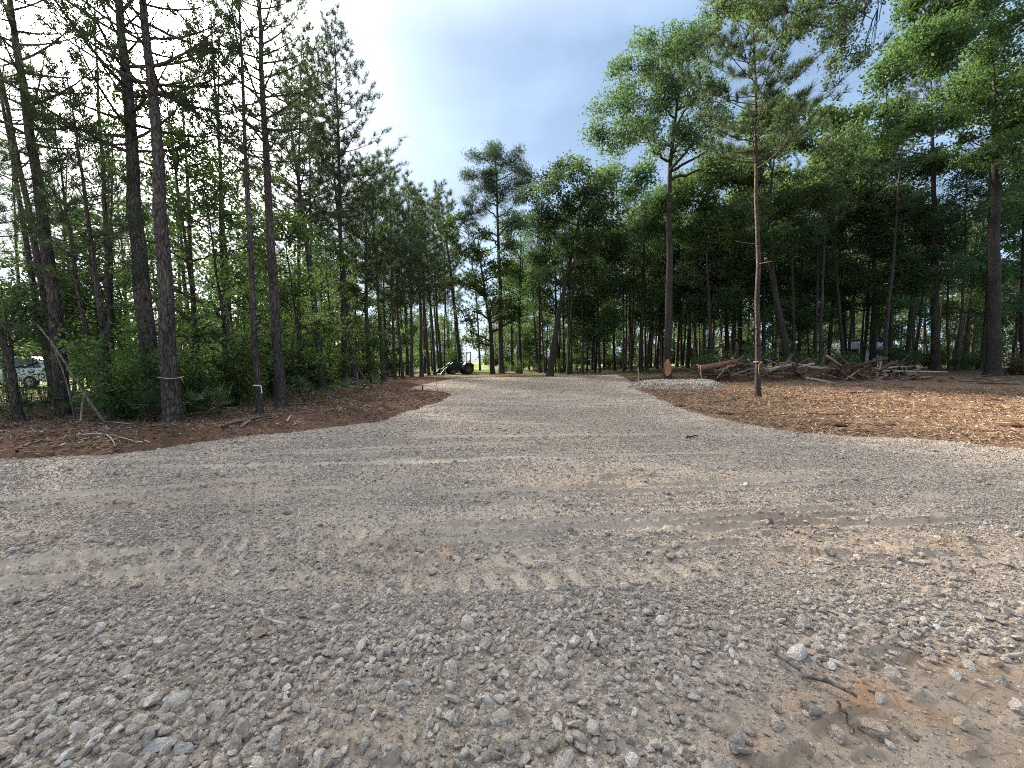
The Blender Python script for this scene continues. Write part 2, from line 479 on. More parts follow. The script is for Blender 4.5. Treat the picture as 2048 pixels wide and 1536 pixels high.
def grid_obj(name, X, Y, Z, mat, attrs, smooth=True):
    r, c = X.shape
    V = np.stack([X, Y, Z], -1).reshape(-1, 3)
    i = np.arange(r - 1)[:, None] * c; j = np.arange(c - 1)[None, :]
    Q = np.stack([i + j, i + j + 1, i + c + j + 1, i + c + j], -1).reshape(-1, 4)
    o = mesh_np(name, V, Q, [mat], smooth=smooth)
    for k, a in attrs.items():
        at_ = o.data.attributes.new(k, 'FLOAT', 'POINT'); at_.data.foreach_set('value', np.asarray(a, np.float32).ravel())
    return o

LAWN_C = at(1320, 735, 82)
def ground_zones(X, Y, sd):
    n = fbm(X / 3.0, Y / 3.0, 91, 3)
    n2 = fbm(X / 9.0, Y / 9.0, 95, 3)
    sand = sstep(1, 4, X + 2 * (n - .5)) * sstep(33, 27, Y + 6 * (n - .5)) * sstep(-30, -10, Y + 0 * X)
    sand = np.maximum(sand, .35 * sstep(.9, .1, sd) * sstep(.45, .6, n))
    lf = sstep(2.4, 5.0, sd + 2.2 * (n - .5)) * (X < 2) + sstep(24, 31, Y + 6 * (n - .5)) * (X >= 2)
    floor = np.clip(lf, 0, 1)
    grass = sstep(.46, .62, n) * sstep(31, 42, Y) * .8 + .6 * sstep(.5, .66, n) * sstep(9, 14, sd) * (X < -3)
    lawn = sstep(66, 72, Y + 8 * (n2 - .5)) * sstep(97, 92, Y) * sstep(-3, 6, X) * sstep(50, 40, X)
    lawn = np.maximum(lawn, sstep(14.5, 19, -X - .62 * (Y - 9) * 0 - .22 * Y + 5 * (n2 - .5)) * sstep(60, 40, Y) * .75)
    lawn = np.maximum(lawn, sstep(50, 56, Y + 6 * (n2 - .5)) * sstep(7, 3, np.abs(X + 8.0 + .06 * (Y - 50))) * .8)
    return sand, np.clip(floor, 0, 1), np.clip(grass, 0, 1), np.clip(lawn, 0, 1)

ys = np.concatenate([np.linspace(-40, 2.5, 24)[:-1], rows(2.5, 420, .055, .0105)])
tt = np.linspace(-1, 1, 341); tt = np.sign(tt) * (.55 * np.abs(tt) + .45 * np.abs(tt) ** 4)
W = np.maximum(np.abs(ys), 6) * 2.7 + 22
GX = tt[None, :] * W[:, None]; GY = np.repeat(ys[:, None], len(tt), 1)
gsd = sdist(GX, GY)
GZ = terrain(GX, GY, gsd)
sand, floor_, grass_, lawn_ = ground_zones(GX, GY, gsd)
ground = tag(grid_obj('ground', GX, GY, GZ, M['ground'], dict(sand=sand, floor=floor_, grass=grass_, lawn=lawn_)), kind='structure')

# gravel pad
ys = np.concatenate([np.linspace(-18, .5, 16)[:-1], rows(.5, YEND - .02, .0115, .0062)]); ys[-1] = YEND - .02
NC = 520
X = np.zeros((len(ys), NC + 60))
for i, y in enumerate(ys):
    a, b = float(xl(y)), float(xr(y))
    lo, hi = -(1.45 * max(y, 0) + 1.6), 1.45 * max(y, 0) + 1.6
    lo = max(a + .0, lo); hi = min(b, hi)
    if hi <= lo: lo, hi = a + (b - a) * .1, a + (b - a) * .9
    mid = np.linspace(lo, hi, NC)
    X[i] = np.concatenate([np.linspace(a, lo, 31)[:-1], mid, np.linspace(hi, b, 31)[1:]])
Y = np.repeat(ys[:, None], X.shape[1], 1)
Y = Y + (vnoise(X * 1.3, Y * 0, 3) - .5) * .25 * sstep(YEND - 2, YEND, Y)
PZ, fines, clay, psd = pad_fields(X, Y)
tag(grid_obj('gravel_drive', X, Y, PZ, M['bed'], dict(fines=fines, clay=clay)), kind='structure')

# ------------------------------------------------------------------ scattered stuff through geometry nodes
def proto_collection(name, objs):
    col = bpy.data.collections.new(name)
    for o in objs:
        for c in list(o.users_collection): c.objects.unlink(o)
        col.objects.link(o)
    return col

def scatter(name, pts, rot, scl, col, n_proto, kind='stuff'):
    me = bpy.data.meshes.new(name); n = len(pts)
    me.vertices.add(n); me.vertices.foreach_set('co', np.asarray(pts, np.float32).ravel())
    a = me.attributes.new('spin', 'FLOAT_VECTOR', 'POINT'); a.data.foreach_set('vector', np.asarray(rot, np.float32).ravel())
    a = me.attributes.new('size', 'FLOAT_VECTOR', 'POINT'); a.data.foreach_set('vector', np.asarray(scl, np.float32).ravel())
    a = me.attributes.new('pick', 'INT', 'POINT'); a.data.foreach_set('value', rs.randint(0, n_proto, n).astype(np.int32))
    o = link(bpy.data.objects.new(name, me))
    ng = bpy.data.node_groups.new(name, 'GeometryNodeTree')
    ng.interface.new_socket('Geometry', in_out='INPUT', socket_type='NodeSocketGeometry')
    ng.interface.new_socket('Geometry', in_out='OUTPUT', socket_type='NodeSocketGeometry')
    N = ng.nodes; L = ng.links
    gi, go = N.new('NodeGroupInput'), N.new('NodeGroupOutput')
    iop = N.new('GeometryNodeInstanceOnPoints')
    ci = N.new('GeometryNodeCollectionInfo'); ci.inputs['Collection'].default_value = col
    ci.inputs['Separate Children'].default_value = True; ci.inputs['Reset Children'].default_value = True
    def na(nm, t):
        x = N.new('GeometryNodeInputNamedAttribute'); x.data_type = t; x.inputs['Name'].default_value = nm
        return [s for s in x.outputs if s.enabled and s.name == 'Attribute'][0]
    e2r = N.new('FunctionNodeEulerToRotation')
    L.new(na('spin', 'FLOAT_VECTOR'), e2r.inputs[0])
    L.new(gi.outputs[0], iop.inputs['Points']); L.new(ci.outputs[0], iop.inputs['Instance'])
    iop.inputs['Pick Instance'].default_value = True
    L.new(na('pick', 'INT'), iop.inputs['Instance Index'])
    L.new(e2r.outputs[0], iop.inputs['Rotation']); L.new(na('size', 'FLOAT_VECTOR'), iop.inputs['Scale'])
    L.new(iop.outputs[0], go.inputs[0])
    md = o.modifiers.new('scatter', 'NODES'); md.node_group = ng
    return tag(o, kind=kind)

def make_rock(name, seed, sub=3):
    r = np.random.RandomState(seed)
    bm = bmesh.new(); bmesh.ops.create_icosphere(bm, subdivisions=sub, radius=1)
    ax = np.array((1, .72 + .25 * r.rand(), .5 + .25 * r.rand()))
    planes = [(unit(r.randn(3)), .52 + .3 * r.rand()) for _ in range(12)]
    for v in bm.verts:
        p = np.array(v.co)
        for n, d in planes:
            k = p @ n - d
            if k > 0: p = p - n * k * .93
        p = p * ax
        v.co = p + .022 * r.randn(3)
    me = bpy.data.meshes.new(name); bm.to_mesh(me); bm.free(); me.materials.append(M['rock'])
    me.polygons.foreach_set('use_smooth', np.full(len(me.polygons), False))
    return bpy.data.objects.new(name, me)

rocks_hi = proto_collection('stones', [make_rock('stone', 100 + k, 3) for k in range(12)])
rocks_lo = proto_collection('small_stones', [make_rock('small_stone', 200 + k, 2) for k in range(10)])

def wedge(n, y0, y1, k=1.5, c=1.0):
    """n points spread evenly over the ground ahead of the viewer"""
    out = np.zeros((0, 2))
    while len(out) < n:
        y = rs.uniform(y0, y1, n * 2); x = rs.uniform(-1, 1, n * 2) * (k * y1 + c)
        ok = np.abs(x) < k * np.maximum(y, 0) + c
        out = np.vstack([out, np.stack([x, y], -1)[ok]])
    return out[:n]

def area(y0, y1, k=1.5, c=1.0): return k * (y1 ** 2 - y0 ** 2) + 2 * c * (y1 - y0)

P_, S_ = [], []
for dens, y0, y1, s0, s1, thin in [(26, .4, 3.2, .028, .050, .5), (10, 3.2, 9, .028, .045, .5),
                                   (1150, .4, 2.5, .009, .025, .9), (240, 2.0, 4.2, .012, .026, .97), (2300, 2.4, 5.0, .006, .0145, .93), (900, 5.0, 8.0, .009, .019, .93),
                                   (260, 8, 14, .012, .023, .8), (30, 14, 34, .018, .032, .7)]:
    n = int(dens * area(y0, y1))
    p = wedge(n, y0, y1)
    z, f, c, sd = pad_fields(p[:, 0], p[:, 1])
    patch = .55 + .9 * sstep(.35, .65, fbm(p[:, 0] / .6, p[:, 1] / .4, 66, 3))
    keep = (sd < .15 + .35 * rs.rand(n) ** 3) & (rs.rand(n) < np.clip((1 - np.minimum(1, thin * 1.35 * f)) * patch, 0, 1))
    p, z = p[keep], z[keep]
    s = s0 + (s1 - s0) * rs.rand(len(p)) ** 2.2
    s *= 1 + .35 * sstep(2.6, 1.4, p[:, 1])
    P_.append(np.column_stack([p, z + s * .28 - .05 * np.maximum(sd[keep], 0)])); S_.append(s)
P_, S_ = np.vstack(P_), np.concatenate(S_)
rot = np.column_stack([rs.normal(0, .55, len(P_)), rs.normal(0, .55, len(P_)), rs.uniform(0, 6.3, len(P_))])
scatter('gravel', P_, rot, S_[:, None] * rs.uniform(.8, 1.25, (len(P_), 3)), rocks_hi, 12)
P_, S_ = [], []
for dens, y0, y1, s0, s1 in [(4600, .4, 2.6, .0035, .0105), (2000, 2.6, 4.4, .0045, .010), (500, 4.4, 7.5, .007, .013)]:
    n = int(dens * area(y0, y1))
    p = wedge(n, y0, y1)
    z, f, c, sd = pad_fields(p[:, 0], p[:, 1])
    keep = (sd < .15) & (rs.rand(n) < 1 - .72 * np.maximum(f * .95, np.minimum(1, c * 1.3)))
    p, z = p[keep], z[keep]
    s = s0 + (s1 - s0) * rs.rand(len(p)) ** 1.6
    P_.append(np.column_stack([p, z + s * .1])); S_.append(s)
P_, S_ = np.vstack(P_), np.concatenate(S_)
rot = np.column_stack([rs.uniform(-.8, .8, len(P_)), rs.uniform(-.8, .8, len(P_)), rs.uniform(0, 6.3, len(P_))])
scatter('gravel_chippings', P_, rot, np.repeat(S_[:, None], 3, 1), rocks_lo, 10)

# litter: pine straw, bark and chips on the bare soil
def strand(name, seed, L, r, m):
    t = Tubes(); q = np.random.RandomState(seed)
    x = np.linspace(-L / 2, L / 2, 4)
    P = np.column_stack([x, .12 * L * np.sin(x / L * 3 + q.rand() * 3), .05 * L * q.randn(4)])
    t.add(P, [r, r, r * .9, r * .6], 4)
    return t.obj(name, m)
def flake(name, seed, m):
    q = np.random.RandomState(seed); b = Box()
    b.box((0, 0, 0), (.05 * (.6 + q.rand()), .018 * (.6 + q.rand()), .008), (0, 0, .3), .003)
    return b.obj(name, m)
st_l = proto_collection('straw', [strand('straw', k, .22, .0035, M['straw']) for k in range(5)] + [flake('bark_flake', k, M['straw']) for k in range(4)])
st_r = proto_collection('chips', [strand('chip_strand', 20 + k, .2, .004, M['chips']) for k in range(5)] + [flake('chip', 30 + k, M['chips']) for k in range(4)])

def litter(name, side, layers, col, nproto):
    P_, S_ = [], []
    for dens, y0, y1, s0, s1 in layers:
        n = int(dens * area(y0, y1, 1.6, 0))
        p = wedge(n, y0, y1, 1.6, 0)
        sd = sdist(p[:, 0], p[:, 1])
        clump = fbm(p[:, 0] / .9, p[:, 1] / .5, 12, 3)
        keep = (sd > -.7 * rs.rand(n) ** 3) & (p[:, 0] * side > 0) & (sd < 14) & (rs.rand(n) < .3 + 1.4 * sstep(.35, .65, clump))
        if side > 0: keep &= p[:, 1] < 30
        else: keep &= p[:, 1] < 22
        p = p[keep]; z = terrain(p[:, 0], p[:, 1])
        s = s0 + (s1 - s0) * rs.rand(len(p)) ** 2
        P_.append(np.column_stack([p, z + .012 * s])); S_.append(s)
    P_, S_ = np.vstack(P_), np.concatenate(S_)
    rot = np.column_stack([rs.uniform(-.6, .6, len(P_)), rs.normal(0, .3, len(P_)), rs.normal(0, .9, len(P_))])
    scatter(name, P_, rot, np.repeat(S_[:, None], 3, 1), col, nproto)
litter('pine_straw', -1, [(260, 5.5, 11, .6, 1.7), (90, 11, 20, .9, 2.2)], st_l, 9)
litter('wood_chips', 1, [(420, 6, 12, .4, 1.6), (170, 12, 20, .6, 2.0), (45, 20, 30, 1.0, 2.6)], st_r, 9)

# ------------------------------------------------------------------ trees
def leaf_quads(P, N, L, Wd):
    """diamond leaves at P lying across normals N"""
    n = len(P)
    r = unit(rs.randn(n, 3)); u = unit(np.cross(N, r)); v = np.cross(N, u)
    L = L[:, None]; Wd = Wd[:, None]
    V = np.stack([P - u * L, P + v * Wd + N * Wd * .3, P + u * L, P - v * Wd + N * Wd * .3], 1).reshape(-1, 3)
    return V, np.arange(n * 4).reshape(-1, 4)

def needle_quads(P, D, k, L, w, spread=.55):
    n = len(P)
    D = unit(np.repeat(D, k, 0) * .9 + rs.randn(n * k, 3) * spread)
    P = np.repeat(P, k, 0)
    s = unit(np.cross(D, rs.randn(n * k, 3)))
    LL = (L * rs.uniform(.65, 1.1, n * k))[:, None]
    V = np.stack([P - s * w, P + s * w, P + D * LL + s * w * .35, P + D * LL - s * w * .35], 1).reshape(-1, 3)
    return V, np.arange(n * k * 4).reshape(-1, 4), np.repeat(rs.rand(n), k)

def path_world(pts, Y):
    """trunk line drawn through photograph pixels at one distance, feet on the terrain"""
    P = np.array([at(px, py, Y) for px, py in pts])
    P[0, 2] = tz(P[0, 0], P[0, 1]) - .05
    return P

def resample(P, n):
    d = np.concatenate([[0], np.cumsum(np.linalg.norm(np.diff(P, axis=0), axis=1))])
    t = np.linspace(0, d[-1], n)
    Q = np.column_stack([np.interp(t, d, P[:, i]) for i in range(3)])
    K = Q.copy()
    for _ in range(4): K[1:-1] = (K[:-2] + 2 * K[1:-1] + K[2:]) / 4
    return K

def trunk_tube(T, path, dia, k=12, wob=.02, tip=.12, flare=1.35):
    n = len(path)
    s = np.linspace(0, 1, n)
    R = dia / 2 * (1 - (1 - tip) * s ** 1.15)
    h = np.linalg.norm(path - path[0], axis=1)
    R = R * (1 + (flare - 1) * np.exp(-h / .28))
    T.add(path, R, k, wob)
    return R

def curve(a, b, c, n=6):
    t = np.linspace(0, 1, n)[:, None]
    return (1 - t) ** 2 * a + 2 * t * (1 - t) * b + t * t * c

def pine(name, path, dia, cb=.45, Lmax=2.2, limbs=42, k=11, nl=.2, w=.0045, tufts=5, bark='bark_pine', dead=8, droop=0., conical=.6, leafm='needle', label=None, group=None, cat='pine tree', origin=None, wide=None, lod=False):
    P = resample(np.asarray(path, float), 14)
    if not lod: limbs = int(limbs * 1.3); nl *= 1.18; w *= 1.15; tufts += 1
    base = P[0].copy(); P = P - base
    P[1:-1] += rs.randn(12, 3) * np.array((.014, .014, 0)) * (1 + dia)
    H = P[-1, 2]
    root = thing(name, label, cat, tuple(base) if origin is None else origin, 0, group)
    T = Tubes()
    fine = np.vstack([P[0], P[0] + (P[1] - P[0]) * .08, P[0] + (P[1] - P[0]) * .3, P[1:]])
    R = trunk_tube(T, fine, dia, 8 if lod else 14, .02)
    zs = fine[:, 2]
    def tp(z): return np.array([np.interp(z, zs, fine[:, i]) for i in range(3)]), np.interp(z, zs, R)
    tp_P, tp_D = [], []
    golden = rs.rand() * 6
    for i in range(limbs):
        t = ((i + rs.rand()) / limbs)
        z = H * (cb + (1 - cb) * t)
        p, r = tp(z)
        golden += 2.4 + rs.randn() * .4
        L = Lmax * ((1 - conical * t) if conical > 0 else math.sqrt(max(.05, 1 - (1.45 * t - .45) ** 2))) * rs.uniform(.55, 1.1) * (.55 + .45 * min(1, t * 5 + .3))
        el = math.radians(8 + (42 if conical > 0 else 26) * t + rs.randn() * 9) - droop
        d = np.array((math.cos(golden) * math.cos(el), math.sin(golden) * math.cos(el), math.sin(el)))
        q = p + d * L + np.array((0, 0, .22 * L + .1 * rs.randn()))
        mid = p + d * L * .55 + np.array((0, 0, -.05 * L))
        lim = curve(p, mid, q, 6)
        r0 = min(r * .45, .010 + .013 * L)
        T.add(lim, np.linspace(r0, .006, 6), 4 if lod else 5)
        nsub = max(2, int(L * 2.6))
        for j in range(nsub + 1):
            s = 1.0 if j == nsub else .32 + .62 * (j + rs.rand()) / nsub
            o = lim[0] + 0; f = s * 5; a = int(min(4, f)); o = lim[a] + (lim[a + 1] - lim[a]) * (f - a)
            dd = unit(lim[-1] - lim[-2])
            side = unit(np.cross(dd, (0, 0, 1))) * (1 if (j % 2) else -1)
            sd_ = dd if j == nsub else unit(dd * .7 + side * rs.uniform(.5, 1) + np.array((0, 0, rs.uniform(.0, .5))))
            sl = (.25 + .35 * rs.rand()) * (.5 + .22 * L)
            e = o + sd_ * sl
            if not lod: T.add(np.array([o, (o + e) / 2 + rs.randn(3) * .02, e]), [.007, .006, .004], 3)
            for m_ in range(tufts):
                u = 1 - .75 * (m_ / max(1, tufts)) ** .9
                tp_P.append(o + (e - o) * u + rs.randn(3) * .03 * (2 if lod else 1)); tp_D.append(unit(sd_ * .7 + np.array((0, 0, .55)) + rs.randn(3) * .35))
    for i in range(dead):
        z = H * rs.uniform(.16, cb + .06); p, r = tp(z); a = rs.rand() * 6.3
        L = rs.uniform(.3, 1.0) * (.4 + Lmax * .3)
        d = np.array((math.cos(a), math.sin(a), rs.uniform(-.15, .45)))
        lim = curve(p, p + d * L * .5, p + d * L + np.array((0, 0, rs.uniform(-.25, .1) * L)), 4)
        T.add(lim, [.018, .013, .009, .004], 4)
    T.obj('trunk', M[bark], root)
    V, Q, tn = needle_quads(np.array(tp_P), np.array(tp_D), k, nl, w)
    mesh_np('crown', V, Q, [M[leafm]], tint=np.clip(tn * .75 + .25 * rs.rand(len(tn)), 0, 1), parent=root)
    return root

def broadleaf(name, path, dia, clumps=None, cb=.4, spread=2.6, n_cl=16, leaf=.075, dens=1.0, per=14, bark='bark_oak', leafm='leaf_oak', label=None, group=None, cat='hardwood tree', origin=None, lod=False, forks=True, tip=.14, sig=.2, twigs=6, limb_scale=1.0, lw=.52):
    P = resample(np.asarray(path, float), 12)
    base = P[0].copy(); P = P - base
    P[1:-1] += rs.randn(10, 3) * np.array((.025, .025, 0)) * (.5 + dia)
    H = P[-1, 2]
    root = thing(name, label, cat, tuple(base) if origin is None else origin, 0, group)
    T = Tubes()
    fine = np.vstack([P[0], P[0] + (P[1] - P[0]) * .1, P[0] + (P[1] - P[0]) * .35, P[1:]])
    R = trunk_tube(T, fine, dia, 8 if lod else 14, .03, tip)
    zs = fine[:, 2]
    if clumps is None:
        clumps = []
        for i in range(n_cl):
            t = (i + rs.rand()) / n_cl
            z = H * (cb + (1.04 - cb) * t)
            a = i * 2.4 + rs.randn() * .5
            prof = math.sqrt(max(.08, 1 - (2 * t - .85) ** 2 * .75))
            rad = spread * prof * rs.uniform(.35, 1.0)
            c = np.array([np.interp(z, zs, fine[:, k]) for k in range(3)])
            c = c + np.array((math.cos(a) * rad, math.sin(a) * rad, rs.randn() * .3))
            clumps.append((c, spread * rs.uniform(.30, .50)))
    else:
        clumps = [(np.asarray(c) - base, r) for c, r in clumps]
    LP, LN, LT = [], [], []
    zz_ = np.linspace(H * cb * .72, H * .97, 24)
    NP = np.column_stack([np.interp(zz_, zs, fine[:, k]) for k in range(3)]); NR = np.interp(zz_, zs, R); NL = np.zeros(24)
    def hdist(c):
        return np.linalg.norm((np.asarray(c, float) - np.array([np.interp(c[2], zs, fine[:, k]) for k in range(3)]))[:2])
    for c, r in sorted(clumps, key=lambda q: hdist(q[0])):
        c = np.asarray(c, float)
        hd = hdist(c)
        v = c - NP; dist = np.linalg.norm(v, axis=1); hz = np.linalg.norm(v[:, :2], axis=1)
        cost = dist + 1.6 * np.maximum(0, hz * .45 - v[:, 2]) + .25 * NL + .8 * (NR < .02)
        i = int(np.argmin(cost)); a, ra = NP[i], NR[i]
        dd = dist[i]
        mid = a + (c - a) * .5 + np.array((rs.randn() * .5, rs.randn() * .5, .35 * rs.randn() + .25)) * .16 * dd
        lim = curve(a, mid, c, 8)
        lim[1:-1] += rs.randn(6, 3) * .025 * (1 + .3 * dd)
        r0 = min(ra * .78, limb_scale * (.03 + .022 * dd + .02 * r + .012 * hd))
        rr_ = np.linspace(r0, max(.014, r0 * .45), 8)
        T.add(lim, rr_, 4 if lod else 6)
        NP = np.vstack([NP, lim[3:]]); NR = np.append(NR, rr_[3:]); NL = np.append(NL, np.full(5, dd))
        nt = int(twigs + 2.2 * r) if not lod else 3
        for j in range(nt):
            e = c + unit(rs.randn(3)) * r * np.array((1, 1, .8)) * rs.uniform(.5, .95)
            o = lim[rs.randint(3, 8)]
            T.add(curve(o, (o + e) / 2 + rs.randn(3) * .1 * r + np.array((0, 0, .1 * r)), e, 4), [.014, .011, .008, .004] if not lod else [.02, .015, .012, .008], 3)
        m = max(5, int(dens * (10 * r + 20 * r * r)))
        cc = unit(rs.randn(m, 3)) * (rs.rand(m, 1) ** .42) * r * np.array((1, 1, .78)) + c
        ct = rs.rand(m)
        n = per
        lp = np.repeat(cc, n, 0) + rs.randn(m * n, 3) * sig * np.array((1, 1, .6))
        LP.append(lp); LT.append(np.clip(np.repeat(ct, n) * .45 + .3 * rs.rand() + .3 * rs.rand(m * n) - .02, 0, 1))
    T.obj('trunk', M[bark], root)
    LP = np.vstack(LP); LT = np.concatenate(LT)
    N = unit(rs.randn(len(LP), 3) + np.array((0, 0, .8)))
    leaf *= rs.uniform(.85, 1.25)
    L = leaf * rs.uniform(.65, 1.15, len(LP))
    V, Q = leaf_quads(LP, N, L, L * lw)
    mesh_np('crown', V, Q, [M[leafm]], tint=LT, parent=root)
    return root

def vert(H, lean=(0, 0), n=5, w=.0):
    t = np.linspace(0, 1, n)
    return np.column_stack([lean[0] * H * t + w * np.sin(t * 5), lean[1] * H * t, H * t])

def shrub(name, h, w, stems, clusters, per, leaf, leafm, label, group, cat='shrub', sig=.13, bark='bark_dark', low=.12):
    root = thing(name, label, cat, group=group)
    T = Tubes(); tips = []
    for i in range(stems):
        a = rs.rand() * 6.3; q = rs.uniform(.2, 1) * w
        e = np.array((math.cos(a) * q, math.sin(a) * q, h * rs.uniform(.55, 1.0)))
        o = np.array((math.cos(a) * .12, math.sin(a) * .12, -.05))
        c = curve(o, o * 2 + np.array((0, 0, e[2] * .6)), e, 6); tips.append(c)
        T.add(c, np.linspace(.016, .005, 6), 5)
        for j in range(3):
            s = c[rs.randint(2, 6)]; f = s + rs.randn(3) * np.array((.35, .35, .2)) * w
            T.add(np.array([s, (s + f) / 2 + (0, 0, .04), f]), [.008, .006, .003], 3)
            tips.append(np.array([s, s, (s + f) / 2, f, f, f]))
    T.obj('stems', M[bark], root)
    tips = np.array(tips)
    cc = tips[rs.randint(0, len(tips), clusters), rs.randint(1, 6, clusters)] + rs.randn(clusters, 3) * .16 * w
    cc[:, 2] = np.maximum(cc[:, 2], low)
    LP = np.repeat(cc, per, 0) + rs.randn(clusters * per, 3) * sig
    LP[:, 2] = np.maximum(LP[:, 2], .03)
    LT = np.repeat(rs.rand(clusters), per) * .6 + .4 * rs.rand(clusters * per)
    L = leaf * rs.uniform(.6, 1.2, len(LP))
    V, Q = leaf_quads(LP, unit(rs.randn(len(LP), 3) + (0, 0, .9)), L, L * .5)
    mesh_np('foliage', V, Q, [M[leafm]], tint=LT, parent=root)
    return root

# --- pines of the left wood, one by one
def PN(label, pts, Y, dia, **k):
    return pine('pine_tree', path_world(pts, Y), dia, label=label, group='pines of the left wood', **k)

PN('nearest pine on the left, pale plated bark with twine tied round it', [(347, 850), (335, 600), (320, 400), (300, 150), (285, 0), (258, -330)], 9.6, .40, cb=.57, Lmax=2.6, limbs=36, dead=6, k=12)
PN('thickest dark pine at left, just behind the twine-tied pine', [(312, 826), (285, 600), (262, 300), (240, 0), (205, -300)], 11.4, .50, cb=.47, Lmax=3.6, limbs=46, dead=10, k=12)
PN('tall leaning pine near left edge with long bare branches', [(128, 815), (105, 560), (60, 250), (20, 0), (-25, -260)], 11, .36, cb=.50, Lmax=3.0, limbs=40, dead=14)
PN('slimmer dark pine close beside the leaning left edge pine', [(116, 800), (85, 560), (40, 330), (0, 140), (-60, -80)], 14, .27, cb=.46, Lmax=2.6, limbs=36, dead=10)
PN('thin young pine between the left edge pines and the thickest pine', [(232, 838), (205, 640), (180, 480), (152, 260), (130, 130)], 10.4, .17, cb=.38, Lmax=1.9, limbs=34, dead=10, k=11)
PN('thin crooked pine stem behind the bleached leaning branches', [(206, 832), (165, 640), (140, 480), (118, 330), (112, 230)], 11.2, .16, cb=.5, Lmax=1.5, limbs=22, dead=8)
PN('dark stem slanting out of the picture at far left', [(42, 846), (8, 700), (-50, 480), (-130, 180)], 9.8, .18, cb=.55, Lmax=1.8, limbs=24, dead=6)
PN('slim grey pine carrying the bent white pipe', [(520, 828), (505, 600), (490, 300), (480, 0), (472, -170)], 11.4, .19, cb=.50, Lmax=1.9, limbs=34, dead=12)
PN('straight tall pine with rugged bark right of the white pipe', [(562, 815), (541, 500), (528, 250), (519, 0), (508, -190)], 13, .36, cb=.50, Lmax=3.0, limbs=48, dead=9, k=12)
PN('dark pine behind the leafy shrubs left of the paired pines', [(645, 781), (625, 560), (601, 400), (582, 250), (572, 160)], 20, .40, cb=.50, Lmax=2.9, limbs=44, dead=9)
PN('tallest of the paired pines, feathery top against the bright sky', [(690, 772), (682, 500), (676, 250), (668, 70)], 23, .36, cb=.46, Lmax=4.0, limbs=56, dead=9, conical=.72, nl=.26, w=.007)
PN('shorter and darker of the paired pines', [(709, 764), (690, 560), (672, 400), (664, 300)], 25, .42, cb=.45, Lmax=3.0, limbs=42, dead=9, nl=.26, w=.007)
PN('pine with sweeping lower limbs between paired pines and stake row', [(768, 758), (754, 560), (746, 420), (742, 340)], 29, .38, cb=.48, Lmax=3.6, limbs=44, dead=8, nl=.28, w=.008)
PN('pine in second row with open crown behind the straight tall pine', [(600, 776), (597, 500), (600, 250), (604, 80)], 24, .30, cb=.46, Lmax=3.2, limbs=46, dead=6, nl=.26, w=.007)
PN('slender pine top showing left of the feathery topped pine', [(628, 770), (622, 500), (618, 280), (616, 140)], 26, .28, cb=.52, Lmax=3.2, limbs=46, dead=6, nl=.26, w=.008)
PN('stout leaning pine standing alone just left of the tractor', [(923, 743), (905, 580), (888, 440), (880, 388)], 48, .62, cb=.55, Lmax=3.4, limbs=40, dead=6, k=9, nl=.36, w=.012)
PN('pine in second row between the two nearest big pines', [(395, 800), (385, 560), (372, 330), (360, 110)], 17, .26, cb=.50, Lmax=2.6, limbs=40, dead=8)
PN('slim pine between twine-tied pine and white pipe pine', [(455, 806), (445, 560), (438, 330), (436, 60)], 16, .22, cb=.52, Lmax=2.4, limbs=40, dead=8)
row = [(738, 27, 372), (790, 32, 350), (806, 33, 400), (824, 35, 372), (843, 37, 385), (858, 40, 395), (870, 41, 402), (884, 44, 410), (776, 36, 420), (815, 40, 425), (850, 46, 430)]
row += [(900, 56, 420), (912, 62, 440), (960, 58, 440), (878, 52, 415)]
for n_, (bx, Y, ty) in enumerate(row):
    base = tz(*at(bx, 750, Y)[:2])
    yb = 720 + (CAMH - base) * F / Y
    PN('slender pine in the close row running along the gravel to the tractor', [(bx, yb), (bx - 8 + rs.randn() * 4, 600), (bx - 15 + rs.randn() * 7, ty)], Y, rs.uniform(.26, .4), cb=.40, Lmax=2.9, limbs=38, dead=6, k=9, nl=.34, w=.011, tufts=4, conical=.75)

# --- single trees of the middle and the right
BIGPINE = [(990, 300, 24), (965, 322, 26), (1016, 318, 26), (945, 347, 22), (985, 347, 30), (1030, 350, 28), (1049, 346, 15), (958, 376, 26), (1010, 385, 28), (940, 402, 18), (1036, 400, 18), (975, 415, 24),
           (1000, 440, 22), (950, 446, 15), (1036, 440, 15), (970, 478, 16), (1022, 482, 16), (985, 378, 26), (1042, 372, 14), (944, 425, 14)]
pine('pine_tree', path_world([(1516, 793), (1515, 500), (1513, 250), (1505, 0), (1502, -110)], 16.5, ), .24, cb=.52, Lmax=3.3, limbs=62, k=14, nl=.24, w=.008, dead=7, bark='bark_red', conical=.3, label='lone straight reddish pine in front of the debris pile', group='pines of the right')
pine('pine_tree', path_world([(1872, 742), (1870, 560), (1868, 400), (1864, 225), (1862, 150)], 36), .72, cb=.78, Lmax=4.4, limbs=26, k=11, nl=.34, w=.01, dead=8, bark='bark_red', conical=.3, label='broad reddish trunk pine with flat limbs at right', group='pines of the right')

def CL(lst, Y, jit=1.5, grow=1.0):
    out = []
    for px, py, r in lst:      # each bough splits into smaller ones of uneven size
        for k in range(3):
            q = rs.randn(2) * r * .5
            out.append((at(px + q[0], py + q[1] * .8, Y + rs.uniform(-jit, jit)), grow * rs.uniform(.45, .88) * r * Y / F))
    return out

broadleaf('pine_tree', path_world([(1003, 745), (1001, 600), (996, 430), (990, 300)], 45), .66, CL(BIGPINE, 45, 1.6), cb=.5, dens=1.6, leaf=.22, per=11, sig=.25, lw=.13, bark='bark_pine', leafm='needle', cat='pine tree',
          label='big round topped pine standing above the middle tree line', group='pines of the middle')
